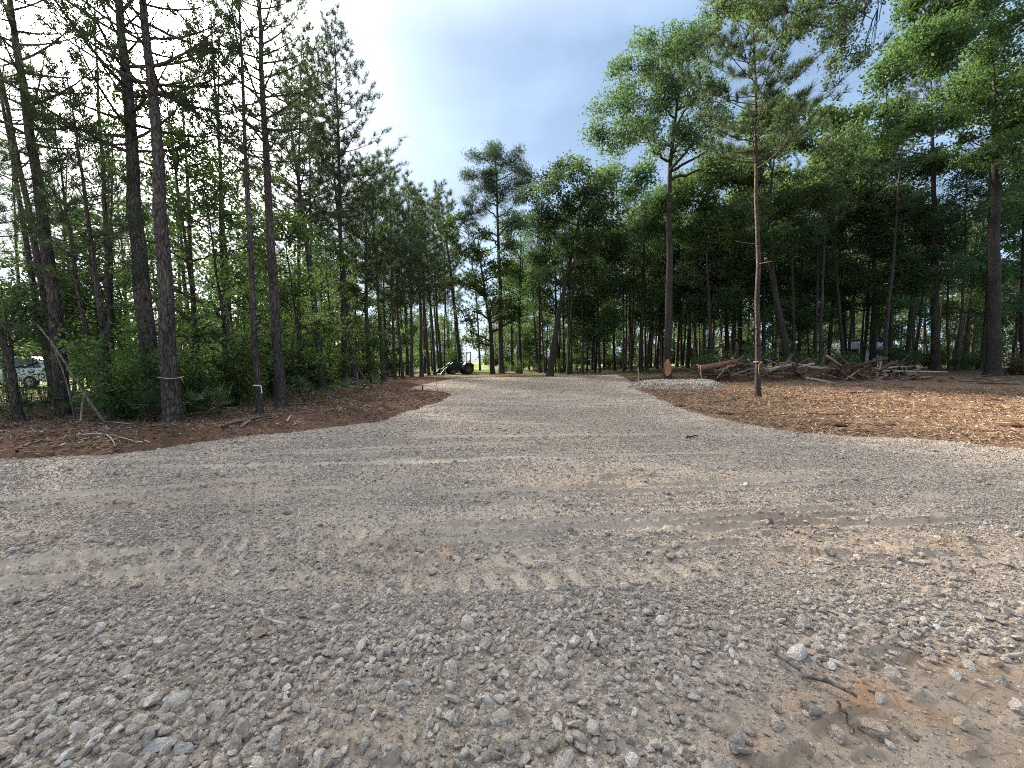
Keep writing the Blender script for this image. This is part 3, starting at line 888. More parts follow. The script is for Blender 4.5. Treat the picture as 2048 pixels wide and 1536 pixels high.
# the tall oak with the scar
broadleaf('hardwood_tree', path_world([(1334, 765), (1338, 600), (1342, 450), (1328, 355), (1344, 275), (1356, 225), (1362, 150), (1371, 75)], 28), .62,
          CL([(1225, 192, 34), (1210, 262, 36), (1245, 132, 30), (1292, 82, 42), (1285, 150, 46), (1370, 60, 42), (1352, 112, 48), (1318, 215, 44), (1402, 112, 44),
              (1240, 285, 34), (1272, 232, 42), (1382, 192, 44), (1420, 240, 46), (1365, 285, 44), (1410, 310, 44), (1320, 292, 30), (1290, 250, 30), (1262, 180, 30), (1335, 170, 36), (1430, 180, 30)], 28, 2.2),
          cb=.55, dens=1.4, leaf=.108, per=13, sig=.22, label='tall open crowned oak with bare orange scar at its foot', group='oaks of the clearing', limb_scale=1.4)
# pale green tree in front of it
broadleaf('hardwood_tree', path_world([(1425, 760), (1418, 600), (1412, 480), (1410, 400)], 31), .3,
          CL([(1320, 400, 40), (1360, 370, 45), (1400, 400, 55), (1440, 360, 50), (1470, 410, 50), (1340, 440, 40), (1420, 440, 55), (1470, 470, 45), (1380, 460, 40), (1500, 350, 40), (1310, 445, 30)], 31, 2.4),
          cb=.5, dens=1.1, leaf=.115, leafm='leaf_light', label='light green leafy tree below the tall oak crown', group='oaks of the clearing')
# leaning oak in the middle
broadleaf('hardwood_tree', path_world([(1099, 752), (1112, 650), (1132, 560), (1150, 480), (1165, 400)], 38), .72,
          CL([(1100, 370, 44), (1140, 345, 44), (1190, 360, 50), (1090, 430, 44), (1150, 420, 50), (1210, 420, 50), (1120, 490, 44), (1180, 480, 50), (1240, 470, 44), (1170, 540, 36), (1110, 545, 34)], 38, 3),
          cb=.45, dens=1.0, leaf=.135, per=12, sig=.26, label='leaning oak at the far edge of the gravel', group='oaks of the clearing')
broadleaf('hardwood_tree', path_world([(985, 746), (982, 640), (965, 560), (955, 470)], 44), .6,
          CL([(935, 500, 30), (970, 480, 36), (920, 560, 28), (965, 570, 36), (1000, 540, 34), (945, 620, 30), (985, 630, 30), (935, 440, 30), (945, 670, 22), (1010, 600, 26)], 44, 2.2),
          cb=.28, dens=1.0, leaf=.14, per=12, sig=.26, leafm='leaf_light', label='bright leafy tree right of the tractor, trunk wrapped in leaves', group='oaks of the clearing')
# crooked oak right of the lone pine
broadleaf('hardwood_tree', path_world([(1578, 757), (1562, 640), (1545, 560), (1530, 480), (1540, 380), (1550, 300)], 31), .62,
          CL([(1500, 260, 50), (1560, 235, 55), (1610, 280, 50), (1480, 330, 50), (1540, 320, 55), (1600, 350, 55), (1520, 400, 55), (1590, 420, 55), (1640, 390, 50), (1500, 480, 44), (1560, 490, 50), (1620, 480, 50), (1570, 215, 36), (1650, 320, 40)], 31, 3),
          cb=.4, dens=1.1, leaf=.125, label='crooked double trunk oak rising behind the debris pile', group='oaks of the clearing')
TD = {'big dark oak with forked stem near the right edge': 1.9}
T_ = [('dark oak with high fork between debris pile and reddish pine', [(1745, 738), (1750, 600), (1745, 480), (1760, 380), (1770, 300)], 38, .62,
       [(1690, 300, 50), (1740, 330, 55), (1800, 330, 50), (1690, 390, 55), (1750, 400, 60), (1810, 400, 50), (1720, 460, 55), (1790, 470, 55), (1660, 440, 45), (1680, 250, 40), (1660, 520, 45), (1740, 530, 50), (1820, 530, 45)], 'leaf_oak'),
      ('big dark oak with forked stem near the right edge', [(1985, 755), (1987, 600), (1990, 480), (1993, 330), (1992, 230), (1985, 120)], 27, .86,
       [(1830, 235, 52), (1880, 160, 60), (1800, 262, 44), (1930, 70, 66), (1985, 140, 70), (2050, 60, 80), (1870, 50, 62), (2010, 235, 62), (1790, 215, 26), (1930, 210, 60), (1850, 110, 50), (2070, 160, 70), (1960, 10, 60), (2090, 260, 70), (1900, -10, 50), (1830, 20, 40), (1940, 300, 45), (2060, 330, 55)], 'leaf_light'),
      ('slanting grey oak left of the broad reddish pine', [(1812, 738), (1818, 650), (1830, 540), (1835, 430)], 37, .44,
       [(1800, 420, 50), (1850, 400, 50), (1870, 460, 50), (1820, 480, 50), (1890, 330, 50), (1840, 340, 45), (1880, 540, 45), (1830, 560, 40)], 'leaf_oak'),
      ('dark oak at the right edge behind the forked oak', [(2045, 750), (2048, 560), (2050, 330)], 33, .5,
       [(1960, 330, 60), (2010, 390, 60), (2060, 420, 60), (1950, 430, 60), (2000, 480, 60), (2060, 520, 60), (1940, 510, 50), (1990, 560, 50), (2050, 600, 50), (2100, 350, 60)], 'leaf_oak'),
      ('round oak crown filling the gap under the tall oak', [(1282, 742), (1285, 600), (1290, 450), (1285, 400)], 42, .5,
       [(1230, 350, 44), (1280, 370, 50), (1330, 400, 44), (1220, 420, 44), (1270, 440, 50), (1320, 470, 44), (1240, 500, 44), (1300, 530, 44), (1200, 480, 36), (1350, 520, 40), (1260, 570, 36)], 'leaf_oak'),
      ('broad dark oak behind the light green tree', [(1455, 742), (1452, 600), (1450, 440)], 43, .55,
       [(1400, 500, 50), (1450, 470, 55), (1500, 520, 50), (1380, 560, 44), (1440, 560, 50), (1490, 590, 44), (1420, 610, 36), (1470, 390, 50), (1540, 560, 44), (1370, 500, 40), (1350, 590, 34)], 'leaf_oak'),
      ('oak with fine pale green top above the dark wood at right', [(1690, 740), (1685, 560), (1672, 400), (1665, 260)], 44, .5,
       [(1640, 250, 36), (1690, 240, 36), (1620, 300, 44), (1670, 310, 50), (1730, 290, 44), (1600, 370, 44), (1660, 380, 50), (1640, 470, 50), (1590, 540, 44), (1650, 560, 44), (1730, 230, 26)], 'leaf_light')]
for lab, pts, Y, dia, cl, lm in T_:
    broadleaf('hardwood_tree', path_world(pts, Y), dia, CL(cl, Y, 2.6, .88), cb=.38, limb_scale=.42, dens=TD.get(lab, .95), leaf=.0040 * Y, per=13, sig=.0075 * Y, leafm=lm, label=lab, group='oaks of the right wood')

# the tree whose limb hangs in from the upper right
o_path = [at(2330, 850, 13), at(2325, 500, 13), at(2310, 100, 13), at(2280, -150, 13), at(2250, -330, 13)]
o_path[0][2] = tz(o_path[0][0], o_path[0][1])
broadleaf('hardwood_tree', np.array(o_path), .5, CL([(1440, 18, 40), (1500, 30, 40), (1555, 25, 42), (1612, 50, 42), (1660, 62, 34), (1702, 100, 34), (1690, 25, 36), (1735, 20, 34), (1640, 15, 34), (1680, 130, 24),
          (1480, -40, 50), (1600, -50, 60), (1750, -60, 70), (1900, -80, 80), (2050, -100, 90), (1850, -160, 90), (2150, -150, 90), (2300, -250, 90), (2100, -260, 90), (2400, -120, 90)], 13, 1.2), cb=.6, dens=2.2, leaf=.055, per=14, sig=.12,
          label='tree outside the right border whose leafy limb hangs across the sky', group='oaks of the clearing', limb_scale=.8, twigs=9)

# --- leafy young trees inside the left wood
yl = [(400, 15, 170, 'leaf_shrub', 'tall leafy sweetgum between twine-tied pine and white pipe pine'),
      (215, 17, 470, 'leaf_light', 'bright leafed sapling lit behind the thin young pine'),
      (455, 13.5, 330, 'leaf_shrub', 'leafy sapling leaning left of the white pipe pine'),
      (600, 17, 440, 'leaf_shrub', 'green sapling filling the gap right of the rugged straight pine'),
      (100, 16, 520, 'leaf_shrub', 'dull green sapling low between the left edge pines'),
      (660, 22, 470, 'leaf_shrub', 'bushy sapling behind the paired pines'),
      (25, 13, 560, 'leaf_oak', 'dark drooping bush tree at the left border above the car'),
      (730, 27, 560, 'leaf_light', 'yellow green sapling beside the paired pines'),
      (345, 18, 430, 'leaf_light', 'light sapling behind the twine-tied pine'),
      (520, 19, 300, 'leaf_oak', 'narrow leafy tree behind the white pipe pine'),
      (800, 38, 580, 'leaf_shrub', 'low leafy tree inside the close pine row'),
      (270, 21, 400, 'leaf_oak', 'leafy tree seen between the thickest pine and thin young pine'),
      (150, 20, 430, 'leaf_oak', 'leafy tree deep in the wood behind the left edge pines'),
      (560, 24, 520, 'leaf_light', 'sunlit sapling deep behind the rugged straight pine')]
for px, Y, ty, lm, lab in yl:
    b = at(px, 800, Y); z0 = tz(b[0], b[1]); zt = at(px, ty, Y)[2]
    H = zt - z0
    pth = vert(H, (rs.uniform(-.1, .04), 0), 5, .15) + np.array((b[0], b[1], z0 - .05))
    broadleaf('young_tree', pth, .05 + .012 * H, cb=.16 if px > 140 else .45, spread=min(2.1, .9 + .12 * H), n_cl=int(11 + H * 1.5), leaf=.06 + .0016 * Y, dens=.72, per=12, leafm=lm, bark='bark_dark', label=lab, cat='young tree', group='leafy young trees of the left wood', sig=.17)

# ------------------------------------------------------------------ copies for the depth of the wood
pine_protos = [pine('pine_tree', vert(15 + k * 1.5, (rs.uniform(-.03, .03), 0), 6, .1), .26 + .03 * k, cb=.50 + .04 * k, Lmax=2.5, limbs=30, k=7, nl=.32, w=.010, tufts=4, dead=5, lod=True, label='x', group='g') for k in range(4)]
oak_protos = [broadleaf('hardwood_tree', vert(15 + 1.2 * k, (rs.uniform(-.06, .06), 0), 6, .25), .34 + .03 * k, cb=.25 + .04 * k, spread=3.3, n_cl=22, leaf=.16, dens=.68, per=11, sig=.3, lod=True, leafm=('leaf_oak', 'leaf_oak', 'leaf_far', 'leaf_light', 'leaf_oak')[k], label='x', group='g') for k in range(5)]
sap_protos = [broadleaf('young_tree', vert(6.5 + k, (rs.uniform(-.08, .08), 0), 5, .15), .09, cb=.14, spread=1.7, n_cl=15, leaf=.10, dens=1.0, per=10, sig=.22, lod=True, leafm=('leaf_shrub', 'leaf_oak', 'leaf_light')[k], bark='bark_dark', label='x', cat='young tree', group='g') for k in range(3)]
shrub_protos = [shrub('shrub', 1.3 + .35 * k, .8 + .15 * k, 8, 130 + 30 * k, 13, .055 + .006 * k, ('leaf_shrub', 'leaf_oak', 'leaf_shrub', 'leaf_light')[k], 'x', 'g') for k in range(4)]
used = set()
def place(protos, x, y, label, group, s=1.0, k=None, tilt=.03):
    p = protos[rs.randint(len(protos)) if k is None else k]
    z = tz(x, y)
    rot = (rs.randn() * tilt, rs.randn() * tilt, rs.uniform(0, 6.3))
    if p.name not in used:
        used.add(p.name)
        p.location = (x, y, z); p.rotation_euler = rot; p.scale = (s,) * 3; p['label'] = label; p['group'] = group
        return p
    return dup(p, (x, y, z), rot, s, label, group)

taken = []
def free(x, y, d):
    for a, b in taken:
        if (a - x) ** 2 + (b - y) ** 2 < d * d: return False
    taken.append((x, y)); return True
for o in list(C.objects):
    if o.parent is None and o.get('category') in ('pine tree', 'hardwood tree') and o['label'] != 'x': taken.append((o.location.x, o.location.y))

def zone(n, f, dmin, tries=6000):
    out = []
    for _ in range(tries):
        if len(out) >= n: break
        x, y = f()
        if abs(x) > 1.55 * y + 8: continue
        if dmin < 1.81 and y < 23 and 1024 + F * x / y < 190 and 1024 + F * x / y > -90 : continue
        if free(x, y, dmin): out.append((x, y))
    return out
def leftline(y): return np.interp(y, [8, 12, 16, 20, 25, 31, 41, 60, 100], [-9.5, -8.2, -9.0, -9.6, -10.0, -10.8, -9.4, -10.5, -13])
def fL(a, b, deep):
    def f():
        y = rs.uniform(a, b); return leftline(y) - 1.5 - rs.rand() * deep, y
    return f
for x, y in zone(30, fL(15, 44, 14), 2.0): place(pine_protos, x, y, 'slim dark pine deeper inside the left wood', 'pines inside the left wood', rs.uniform(.6, .9))
for x, y in zone(14, fL(16, 45, 12), 1.8): place(sap_protos, x, y, 'leafy understory tree deeper inside the left wood', 'understory of the left wood', rs.uniform(.7, 1.15))
for x, y in zone(4, fL(26, 46, 14), 2.5): place(oak_protos, x, y, 'shaded leafy hardwood deeper inside the left wood', 'hardwoods inside the left wood', rs.uniform(.6, .85))

def fE():
    y = rs.uniform(15, 24); px = rs.uniform(-60, 225); return (px - 1024) / F * y, y
for x, y in zone(12, fE, 1.5): place(pine_protos, x, y, 'slim pine in the crowded back row near the left border', 'back row pines near the left border', rs.uniform(.62, .95))
for x, y in zone(3, fE, 1.6): place(sap_protos, x, y, 'leafy tree in the crowded back row near the left border', 'back row leafy trees near the left border', rs.uniform(.9, 1.3))
def fC():
    y = rs.uniform(50, 66); return rs.uniform(-1, 36), y
for x, y in zone(46, fC, 1.8): place(pine_protos, x, y, 'straight dark pine in the shaded stand beyond the gravel', 'pines beyond the gravel', rs.uniform(.85, 1.2))
for x, y in zone(13, fC, 2.4): place(oak_protos, x, y, 'dark hardwood in the shaded stand beyond the gravel', 'hardwoods beyond the gravel', rs.uniform(.8, 1.1))
def fC2(): return rs.uniform(0, 22), rs.uniform(44, 52)
for x, y in zone(9, fC2, 2.0): place(oak_protos, x, y, 'hardwood in the front row beyond the gravel end', 'front row hardwoods beyond the gravel', rs.uniform(.8, 1.0))
for x, y in zone(6, fC2, 2.0): place(pine_protos, x, y, 'pine in the front row beyond the gravel end', 'front row pines beyond the gravel', rs.uniform(.85, 1.1))
def fR():
    y = rs.uniform(37, 66); return rs.uniform(.42 * y, 1.42 * y), y
for x, y in zone(22, fR, 2.5): place(oak_protos, x, y, 'dark hardwood inside the shaded right wood', 'hardwoods inside the right wood', rs.uniform(.8, 1.1))
for x, y in zone(30, fR, 2.0): place(pine_protos, x, y, 'dark pine trunk inside the shaded right wood', 'pines inside the right wood', rs.uniform(.85, 1.15))
def fR2():
    y = rs.uniform(34, 50); return rs.uniform(.55 * y, 1.4 * y), y
for x, y in zone(16, fR2, 2.0): place(sap_protos, x, y, 'leafy understory tree in the right wood behind the debris', 'understory of the right wood', rs.uniform(.7, 1.1))

def fRf():
    y = rs.uniform(32, 40); return rs.uniform(.68 * y, 1.3 * y), y
for x, y in zone(15, fRf, 1.6): place(pine_protos, x, y, 'dark straight trunk at the front edge of the right wood', 'front trunks of the right wood', rs.uniform(.95, 1.2))
for x, y in zone(9, lambda: (rs.uniform(2, 20), rs.uniform(42, 50)), 1.5): place(pine_protos, x, y, 'dark straight trunk behind the far edge of the gravel', 'front trunks beyond the gravel', rs.uniform(.9, 1.15))
for x, y in zone(16, lambda: (rs.uniform(0, 11.5), rs.uniform(54, 68)), 1.4): place(sap_protos, x, y, 'dark understory tree closing the shaded stand left of the lawn', 'understory beyond the gravel', rs.uniform(.7, 1.0))
def fG():
    y = rs.uniform(46, 78); px = rs.uniform(770, 918); return (px - 1024) / F * y, y
for x, y in zone(12, fG, 1.3): place(sap_protos, x, y, 'leafy understory tree far behind the close pine row', 'understory behind the pine row', rs.uniform(.7, 1.1))
for x, y in zone(12, fG, 1.3): place(pine_protos, x, y, 'pine far behind the close row left of the tractor', 'pines behind the pine row', rs.uniform(.7, 1.0))
for x, y in zone(14, fG, 1.0): place(shrub_protos, x, y, 'shrub far behind the close pine row', 'shrubs behind the pine row', rs.uniform(1.0, 1.7))
# shrubs
taken = []
def fS(a, b, deep, off=.6):
    def f():
        y = rs.uniform(a, b) ; return leftline(y) - off - rs.rand() * deep, y
    return f
for x, y in zone(34, fS(9.5, 24, 5), .9): place(shrub_protos, x, y, 'leafy shrub in the thick undergrowth at the foot of the left pines', 'undergrowth shrubs at left', rs.uniform(.6, 1.15), tilt=.08)
for x, y in zone(22, fS(24, 46, 6, .3), 1.2): place(shrub_protos, x, y, 'leafy shrub along the far part of the left wood edge', 'far shrubs at left', rs.uniform(.6, 1.1), tilt=.08)
for x, y in zone(22, lambda: (rs.uniform(-2, 16), rs.uniform(45, 60)), 1.3): place(shrub_protos, x, y, 'low bush under the trees beyond the gravel', 'bushes beyond the gravel', rs.uniform(.5, .95), tilt=.08)
for x, y in zone(22, lambda: (rs.uniform(17, 50), rs.uniform(33, 46)), 1.6): place(shrub_protos, x, y, 'green bush in the right wood behind the debris', 'bushes of the right wood', rs.uniform(.7, 1.3), tilt=.08)

for lab, px, Y, sc_ in [('thin twiggy bush partly hiding the silver car, nearest the left border', 12, 14.5, .75), ('thin twiggy bush in front of the silver car, right of the slanting stem', 52, 13.2, .65), ('thin twiggy bush between the silver car and the bleached branches', 92, 14, .7)]:
    o = shrub('shrub', 1.9, .8, 13, 60, 8, .05, 'leaf_oak', lab, 'twiggy bushes before the silver car', low=.3)
    x = at(px, 800, Y)[0]; o.location = (x, Y, tz(x, Y)); o.scale = (sc_,) * 3
# palmettos along the foot of the left pines
def palmetto(label, x, y, s, fans=8):
    root = thing('palmetto', label, 'palmetto', (x, y, tz(x, y) - .02), 0, 'palmettos under the left pines')
    T = Tubes(); V = []; t = []
    for i in range(fans):
        a = i * 2.4 + rs.randn() * .3; el = rs.uniform(.35, 1.25); L = s * rs.uniform(.4, .75)
        d = np.array((math.cos(a) * math.cos(el), math.sin(a) * math.cos(el), math.sin(el)))
        e = d * L + np.array((0, 0, .03)); T.add(curve(np.zeros(3), d * L * .6 + (0, 0, .06), e, 4), [.007, .006, .005, .004], 4)
        side = unit(np.cross(d, (0, 0, 1))); tw = rs.uniform(-.4, .4)
        for b in range(13):
            q = (b - 6) / 6 * 1.5
            dd = unit(d * math.cos(q) + side * math.sin(q) + np.array((0, 0, .25 - .5 * abs(q) * .4 + tw * q * .3)))
            l = s * rs.uniform(.34, .46); w = .015 * s + .006
            n = unit(np.cross(dd, np.cross((0, 0, 1.), dd) + rs.randn(3) * .3)); n = unit(np.cross(dd, n))
            tipp = e + dd * l - np.array((0, 0, .10 * l))
            V += [e, e + dd * l * .5 + n * w, tipp, e + dd * l * .5 - n * w]; t.append(rs.rand())
    T.obj('stalks', M['palm'], root)
    mesh_np('fronds', np.array(V), np.arange(len(V)).reshape(-1, 4), [M['palm']], tint=t, parent=root)
for lab, px, Y, s in [('palmetto at the foot of the twine-tied pine, on its left', 308, 9.9, 1.0), ('palmetto clump right of the twine-tied pine', 385, 10.6, 1.15), ('palmetto with drooping fans below the sapling beside the white pipe', 438, 10.9, .9),
                      ('low palmetto behind the bleached leaning branches', 245, 11.0, .9), ('dark palmetto left of the bleached leaning branches', 120, 10.6, .9), ('leafy palmetto by the tall thin stake', 692, 15.5, 1.1),
                      ('palmetto right of the rugged straight pine', 610, 14.5, 1.0), ('small palmetto farther along the wood edge by the red stakes', 745, 21, .9), ('palmetto against the left border near the slanting stem', 20, 10.2, .8)]:
    x = at(px, 800, Y)[0]; palmetto(lab, x, Y, s)

# far wood all round, read as one mass
def far_wood():
    V, Q, tn, T = [], [], [], Tubes(); n0 = 0
    for i in range(420):
        a = math.radians(rs.uniform(-66, 66)); d = rs.uniform(98, 150)
        if i % 3 == 0: d = rs.uniform(78, 100) if abs(a) > .55 else d
        x, y = math.sin(a) * d * 1.25, math.cos(a) * d
        if -.13 < x / y < -.07 and y < 135: continue
        if y < 70: continue
        H = rs.uniform(13, 19) * (.8 if x < 0 else 1.0); z0 = float(rise(np.array([x]), np.array([y]))[0])
        T.add(np.array([(x, y, z0 - .3), (x + rs.randn() * .3, y, z0 + H * .5), (x + rs.randn() * .6, y, z0 + H * .95)]), [.22, .16, .06], 5)
        for c in range(19):
            t = rs.uniform(.06, 1.0) if c < 15 else rs.uniform(.02, .2); rad = 2.8 * math.sqrt(max(.06, 1 - (1.9 * t - 1.1) ** 2)) * rs.rand() ** .5
            b = rs.rand() * 6.3
            cc = np.array((x + math.cos(b) * rad, y + math.sin(b) * rad, z0 + H * t))
            m = 34
            P = cc + rs.randn(m, 3) * np.array((.75, .75, .5)); L = rs.uniform(.22, .42, m)
            v, q = leaf_quads(P, unit(rs.randn(m, 3) + (0, 0, .7)), L, L * .6)
            V.append(v); Q.append(q + n0); n0 += len(v); tn.append(np.full(m, rs.rand()) * .6 + .4 * rs.rand(m))
    root = thing('distant_wood', 'far green wood closing off the view behind the open lawn', 'woodland'); root['kind'] = 'stuff'
    a = T.obj('trunks', M['bark_oak'], root); a['kind'] = 'stuff'
    b = mesh_np('foliage', np.vstack(V), np.vstack(Q), [M['leaf_far']], tint=np.concatenate(tn), parent=root); b['kind'] = 'stuff'
far_wood()

# ------------------------------------------------------------------ tractor
M['tr_green'] = m_simple('green paint', (.008, .046, .02), .38, 0, .2, .5)
M['tr_yellow'] = m_simple('yellow paint', (.12, .085, .03), .55)
M['black'] = m_simple('black rubber', (.018, .018, .018), .8)
M['dark_metal'] = m_simple('dark steel', (.035, .036, .038), .5, .4)
M['silver'] = m_simple('silver paint', (.50, .53, .56), .28, .35, .06)
M['white'] = m_simple('white panel', (.78, .79, .80), .4, 0, .06)
M['glass'] = m_simple('dark glass', (.012, .014, .016), .08, 0, .1, .8)
M['red'] = m_simple('red lamp', (.42, .02, .015), .3)
M['tan'] = m_simple('tan metal sheet', (.42, .36, .25), .55)
M['roofing'] = m_simple('ochre roof', (.34, .26, .11), .7)
M['stake'] = m_simple('raw wood stake', (.42, .32, .22), .8)
M['redpaint'] = m_simple('red orange paint', (.62, .09, .04), .6)
M['pvc'] = m_simple('white plastic pipe', (.78, .78, .75), .35, 0, .05)
M['twine'] = m_simple('pale twine', (.62, .55, .34), .8)
M['yellowtape'] = m_simple('pale yellow tape', (.72, .62, .22), .6)
M['paint_blue'] = m_simple('pale blue panel', (.50, .58, .70), .5)

def wheel(root, x, y, r, w, yellow=.62):
    t = Box(); n = 22
    t.lathe([(r * .62, -w / 2), (r * .9, -w / 2), (r * .965, -w * .36), (r * .965, w * .36), (r * .9, w / 2), (r * .62, w / 2)], 'Y', (0, 0, 0), 32)
    for k in range(n):
        a = 2 * PI * k / n
        for s in (-1, 1):
            aa = a + (PI / n if s > 0 else 0)
            t.box((r * .975 * math.cos(aa), s * w * .24, r * .975 * math.sin(aa)), (r * .075, w * .46, r * .07), (0, -aa, 0))
    o = t.obj('wheel', M['black'], root, (x, y, r))
    f = Box().lathe([(.0, -w * .22), (r * .3, -w * .22), (r * .52, -w * .36), (r * .63, -w * .45), (r * .64, w * .45), (r * .52, w * .36), (r * .3, w * .22), (.0, w * .22)], 'Y', (0, 0, 0), 28)
    f.obj('rim', M['tr_yellow'], o, smooth=False)
def tractor():
    p = at(932, 748, 44)
    r = thing('tractor', 'green compact tractor with front loader and roll bar parked at the wood edge', 'tractor', (p[0], p[1], tz(p[0], p[1])), PI + .55)
    for s in (-1, 1):
        wheel(r, 0, s * .62, .60, .36); wheel(r, 1.75, s * .55, .38, .24)
    b = Box()
    b.box((.35, 0, .62), (1.3, .42, .42), bev=.04).box((1.35, 0, .62), (1.3, .34, .3), bev=.03).box((1.75, 0, .44), (.18, 1.0, .14), bev=.02).box((0, 0, .6), (.3, 1.1, .24), bev=.03)
    b.obj('chassis', M['dark_metal'], r)
    h = Box(); h.prism([(.75, .75), (2.28, .72), (2.36, .86), (2.30, 1.10), (1.6, 1.22), (.75, 1.28)], -.30, .30, .04)
    ho = h.obj('hood', M['tr_green'], r)
    Box().box((2.345, 0, .9), (.03, .46, .2), (0, .25, 0), .01).obj('grille', M['black'], ho)
    for s in (-1, 1):
        Box().box((2.31, s * .2, 1.07), (.06, .12, .07), (0, .25, 0), .015).obj('headlight', M['white'], ho)
        f = Box(); f.prism([(-.62, .78), (-.55, 1.12), (-.25, 1.27), (.35, 1.27), (.58, 1.08), (.62, .72), (.5, .72), (.44, 1.0), (.28, 1.16), (-.2, 1.16), (-.42, 1.04), (-.5, .78)], s * .42, s * .80, .015)
        f.obj('fender', M['tr_green'], r)
    st = Box(); st.box((-.05, 0, 1.12), (.5, .5, .13), bev=.04).box((-.30, 0, 1.36), (.12, .48, .42), (0, -.15, 0), .05); st.obj('seat', M['tr_yellow'], r)
    w = Box().tube([(.78, 0, 1.2), (.58, 0, 1.46)], .022)
    ring = [(.56 + .19 * math.cos(a) * .35 , .19 * math.sin(a), 1.47 + .19 * math.cos(a) * .93 * .6) for a in np.linspace(0, 2 * PI, 20)]
    w.tube(ring, .016, 6); w.tube([ring[0], ring[10]], .01, 5); w.obj('steering_wheel', M['black'], r)
    rp = Box(); rp.tube([(-.3, -.56, .8), (-.3, -.56, 2.34), (-.3, -.48, 2.42), (-.3, .48, 2.42), (-.3, .56, 2.34), (-.3, .56, .8)], .055, 8); rp.obj('roll_bar', M['black'], r)
    for s in (-1, 1):
        a = Box(); a.prism([(.72, .72), (.9, .72), (.95, 1.16), (1.6, 1.2), (2.55, .52), (2.72, .22), (2.84, .26), (2.68, .62), (1.72, 1.34), (.8, 1.34)], s * .40 - .035, s * .40 + .035, .008)
        ao = a.obj('loader_arm', M['tr_green'], r)
        Box().tube([(.95, s * .46, .8), (1.7, s * .46, 1.16)], .03).obj('cylinder', M['dark_metal'], ao)
    k = Box(); k.prism([(2.74, .10), (3.30, .06), (3.31, .09), (2.84, .17), (2.80, .42), (2.86, .62), (2.80, .63), (2.74, .45)], -.78, .78, .006)
    for s in (-1, 1): k.prism([(2.76, .11), (3.28, .08), (2.86, .60), (2.78, .45)], s * .78 - .012, s * .78 + .012)
    k.obj('bucket', M['tr_green'], r)
    Box().tube([(1.55, .2, 1.2), (1.55, .2, 1.62)], .035).obj('exhaust_pipe', M['black'], r)
    hb = Box(); hb.box((-.75, 0, .55), (.25, .5, .1), bev=.02).box((-.95, .3, .45), (.5, .05, .05)).box((-.95, -.3, .45), (.5, .05, .05)); hb.obj('hitch', M['dark_metal'], r)
tractor()

# ------------------------------------------------------------------ vehicles and buildings glimpsed through the trees
def car():
    p = at(38, 770, 22.5); zz = tz(p[0], p[1])
    r = thing('car', 'silver car parked behind the bushes beyond the left pines', 'car', (p[0], p[1], zz), .12)
    b = Box()
    b.prism([(-2.3, .38), (-2.32, .75), (-2.22, .98), (-1.15, 1.05), (-.5, 1.10), (1.95, 1.10), (2.25, .98), (2.32, .6), (2.28, .36)], -.9, .9, .07)
    b.prism([(-1.2, 1.04), (-.42, 1.62), (-.1, 1.70), (1.45, 1.70), (1.85, 1.56), (2.15, 1.06)], -.80, .80, .07)
    b.obj('body', M['silver'], r)
    for s in (-1, 1):
        for x in (-1.45, 1.4):
            t = Box().lathe([(.2, -.11), (.31, -.11), (.34, -.07), (.34, .07), (.31, .11), (.2, .11)], 'Y', (0, 0, 0), 28).obj('wheel', M['black'], r, (x, s * .82, .34))
            Box().lathe([(0, -.09), (.21, -.10), (.21, .10), (0, .09)], 'Y', (0, 0, 0), 20).obj('rim', M['silver'], t)
        Box().prism([(-1.0, 1.10), (-.38, 1.57), (.28, 1.62), (.28, 1.12)], s * .815 - .012, s * .815 + .012).obj('window', M['glass'], r)
        Box().prism([(.36, 1.12), (.36, 1.62), (1.4, 1.62), (1.72, 1.5), (1.9, 1.12)], s * .815 - .012, s * .815 + .012).obj('window', M['glass'], r)
        Box().box((2.26, s * .68, .96), (.1, .26, .22), bev=.02).obj('tail_light', M['red'], r)
        Box().box((-2.24, s * .64, .8), (.12, .34, .16), bev=.03).obj('headlight', M['white'], r)
    Box().box((-.83, 0, 1.34), (.02, 1.4, .62), (0, .93, 0)).obj('windshield', M['glass'], r)
car()
def trailer():
    Y = 46; p = at(1712, 700, Y); zz = tz(p[0], p[1])
    r = thing('camper_trailer', 'white camper trailer half hidden by trunks in the right wood', 'trailer', (p[0], p[1], zz), .1)
    b = Box(); b.prism([(-2.2, .55), (-2.35, 1.2), (-2.1, 2.7), (-1.8, 2.95), (2.1, 2.95), (2.3, 2.7), (2.3, .55)], -1.1, 1.1, .06); b.obj('body', M['white'], r)
    Box().box((0, -1.105, 1.0), (4.4, .02, .12)).obj('stripe', M['dark_metal'], r)
    for x, w in ((-1.3, .9), (1.3, .8)):
        f = Box().box((x, -1.11, 1.9), (w, .03, .6), bev=.01).obj('window', M['glass'], r)
    d = Box().box((.1, -1.115, 1.45), (.65, .03, 1.7), bev=.01).obj('door', M['white'], r)
    Box().box((.34, -1.14, 1.4), (.05, .04, .12)).obj('handle', M['dark_metal'], d)
    for x in (-.4, .4):
        for s in (-1, 1): Box().lathe([(.1, -.1), (.31, -.1), (.34, -.06), (.34, .06), (.31, .1), (.1, .1)], 'Y', (0, 0, 0), 24).obj('wheel', M['black'], r, (x, s * .98, .34))
    b = Box(); b.tube([(-2.2, -.6, .5), (-3.3, 0, .45), (-2.2, .6, .5)], .05).tube([(-3.2, 0, .45), (-3.2, 0, .0)], .04); b.obj('tow_bar', M['dark_metal'], r)
trailer()
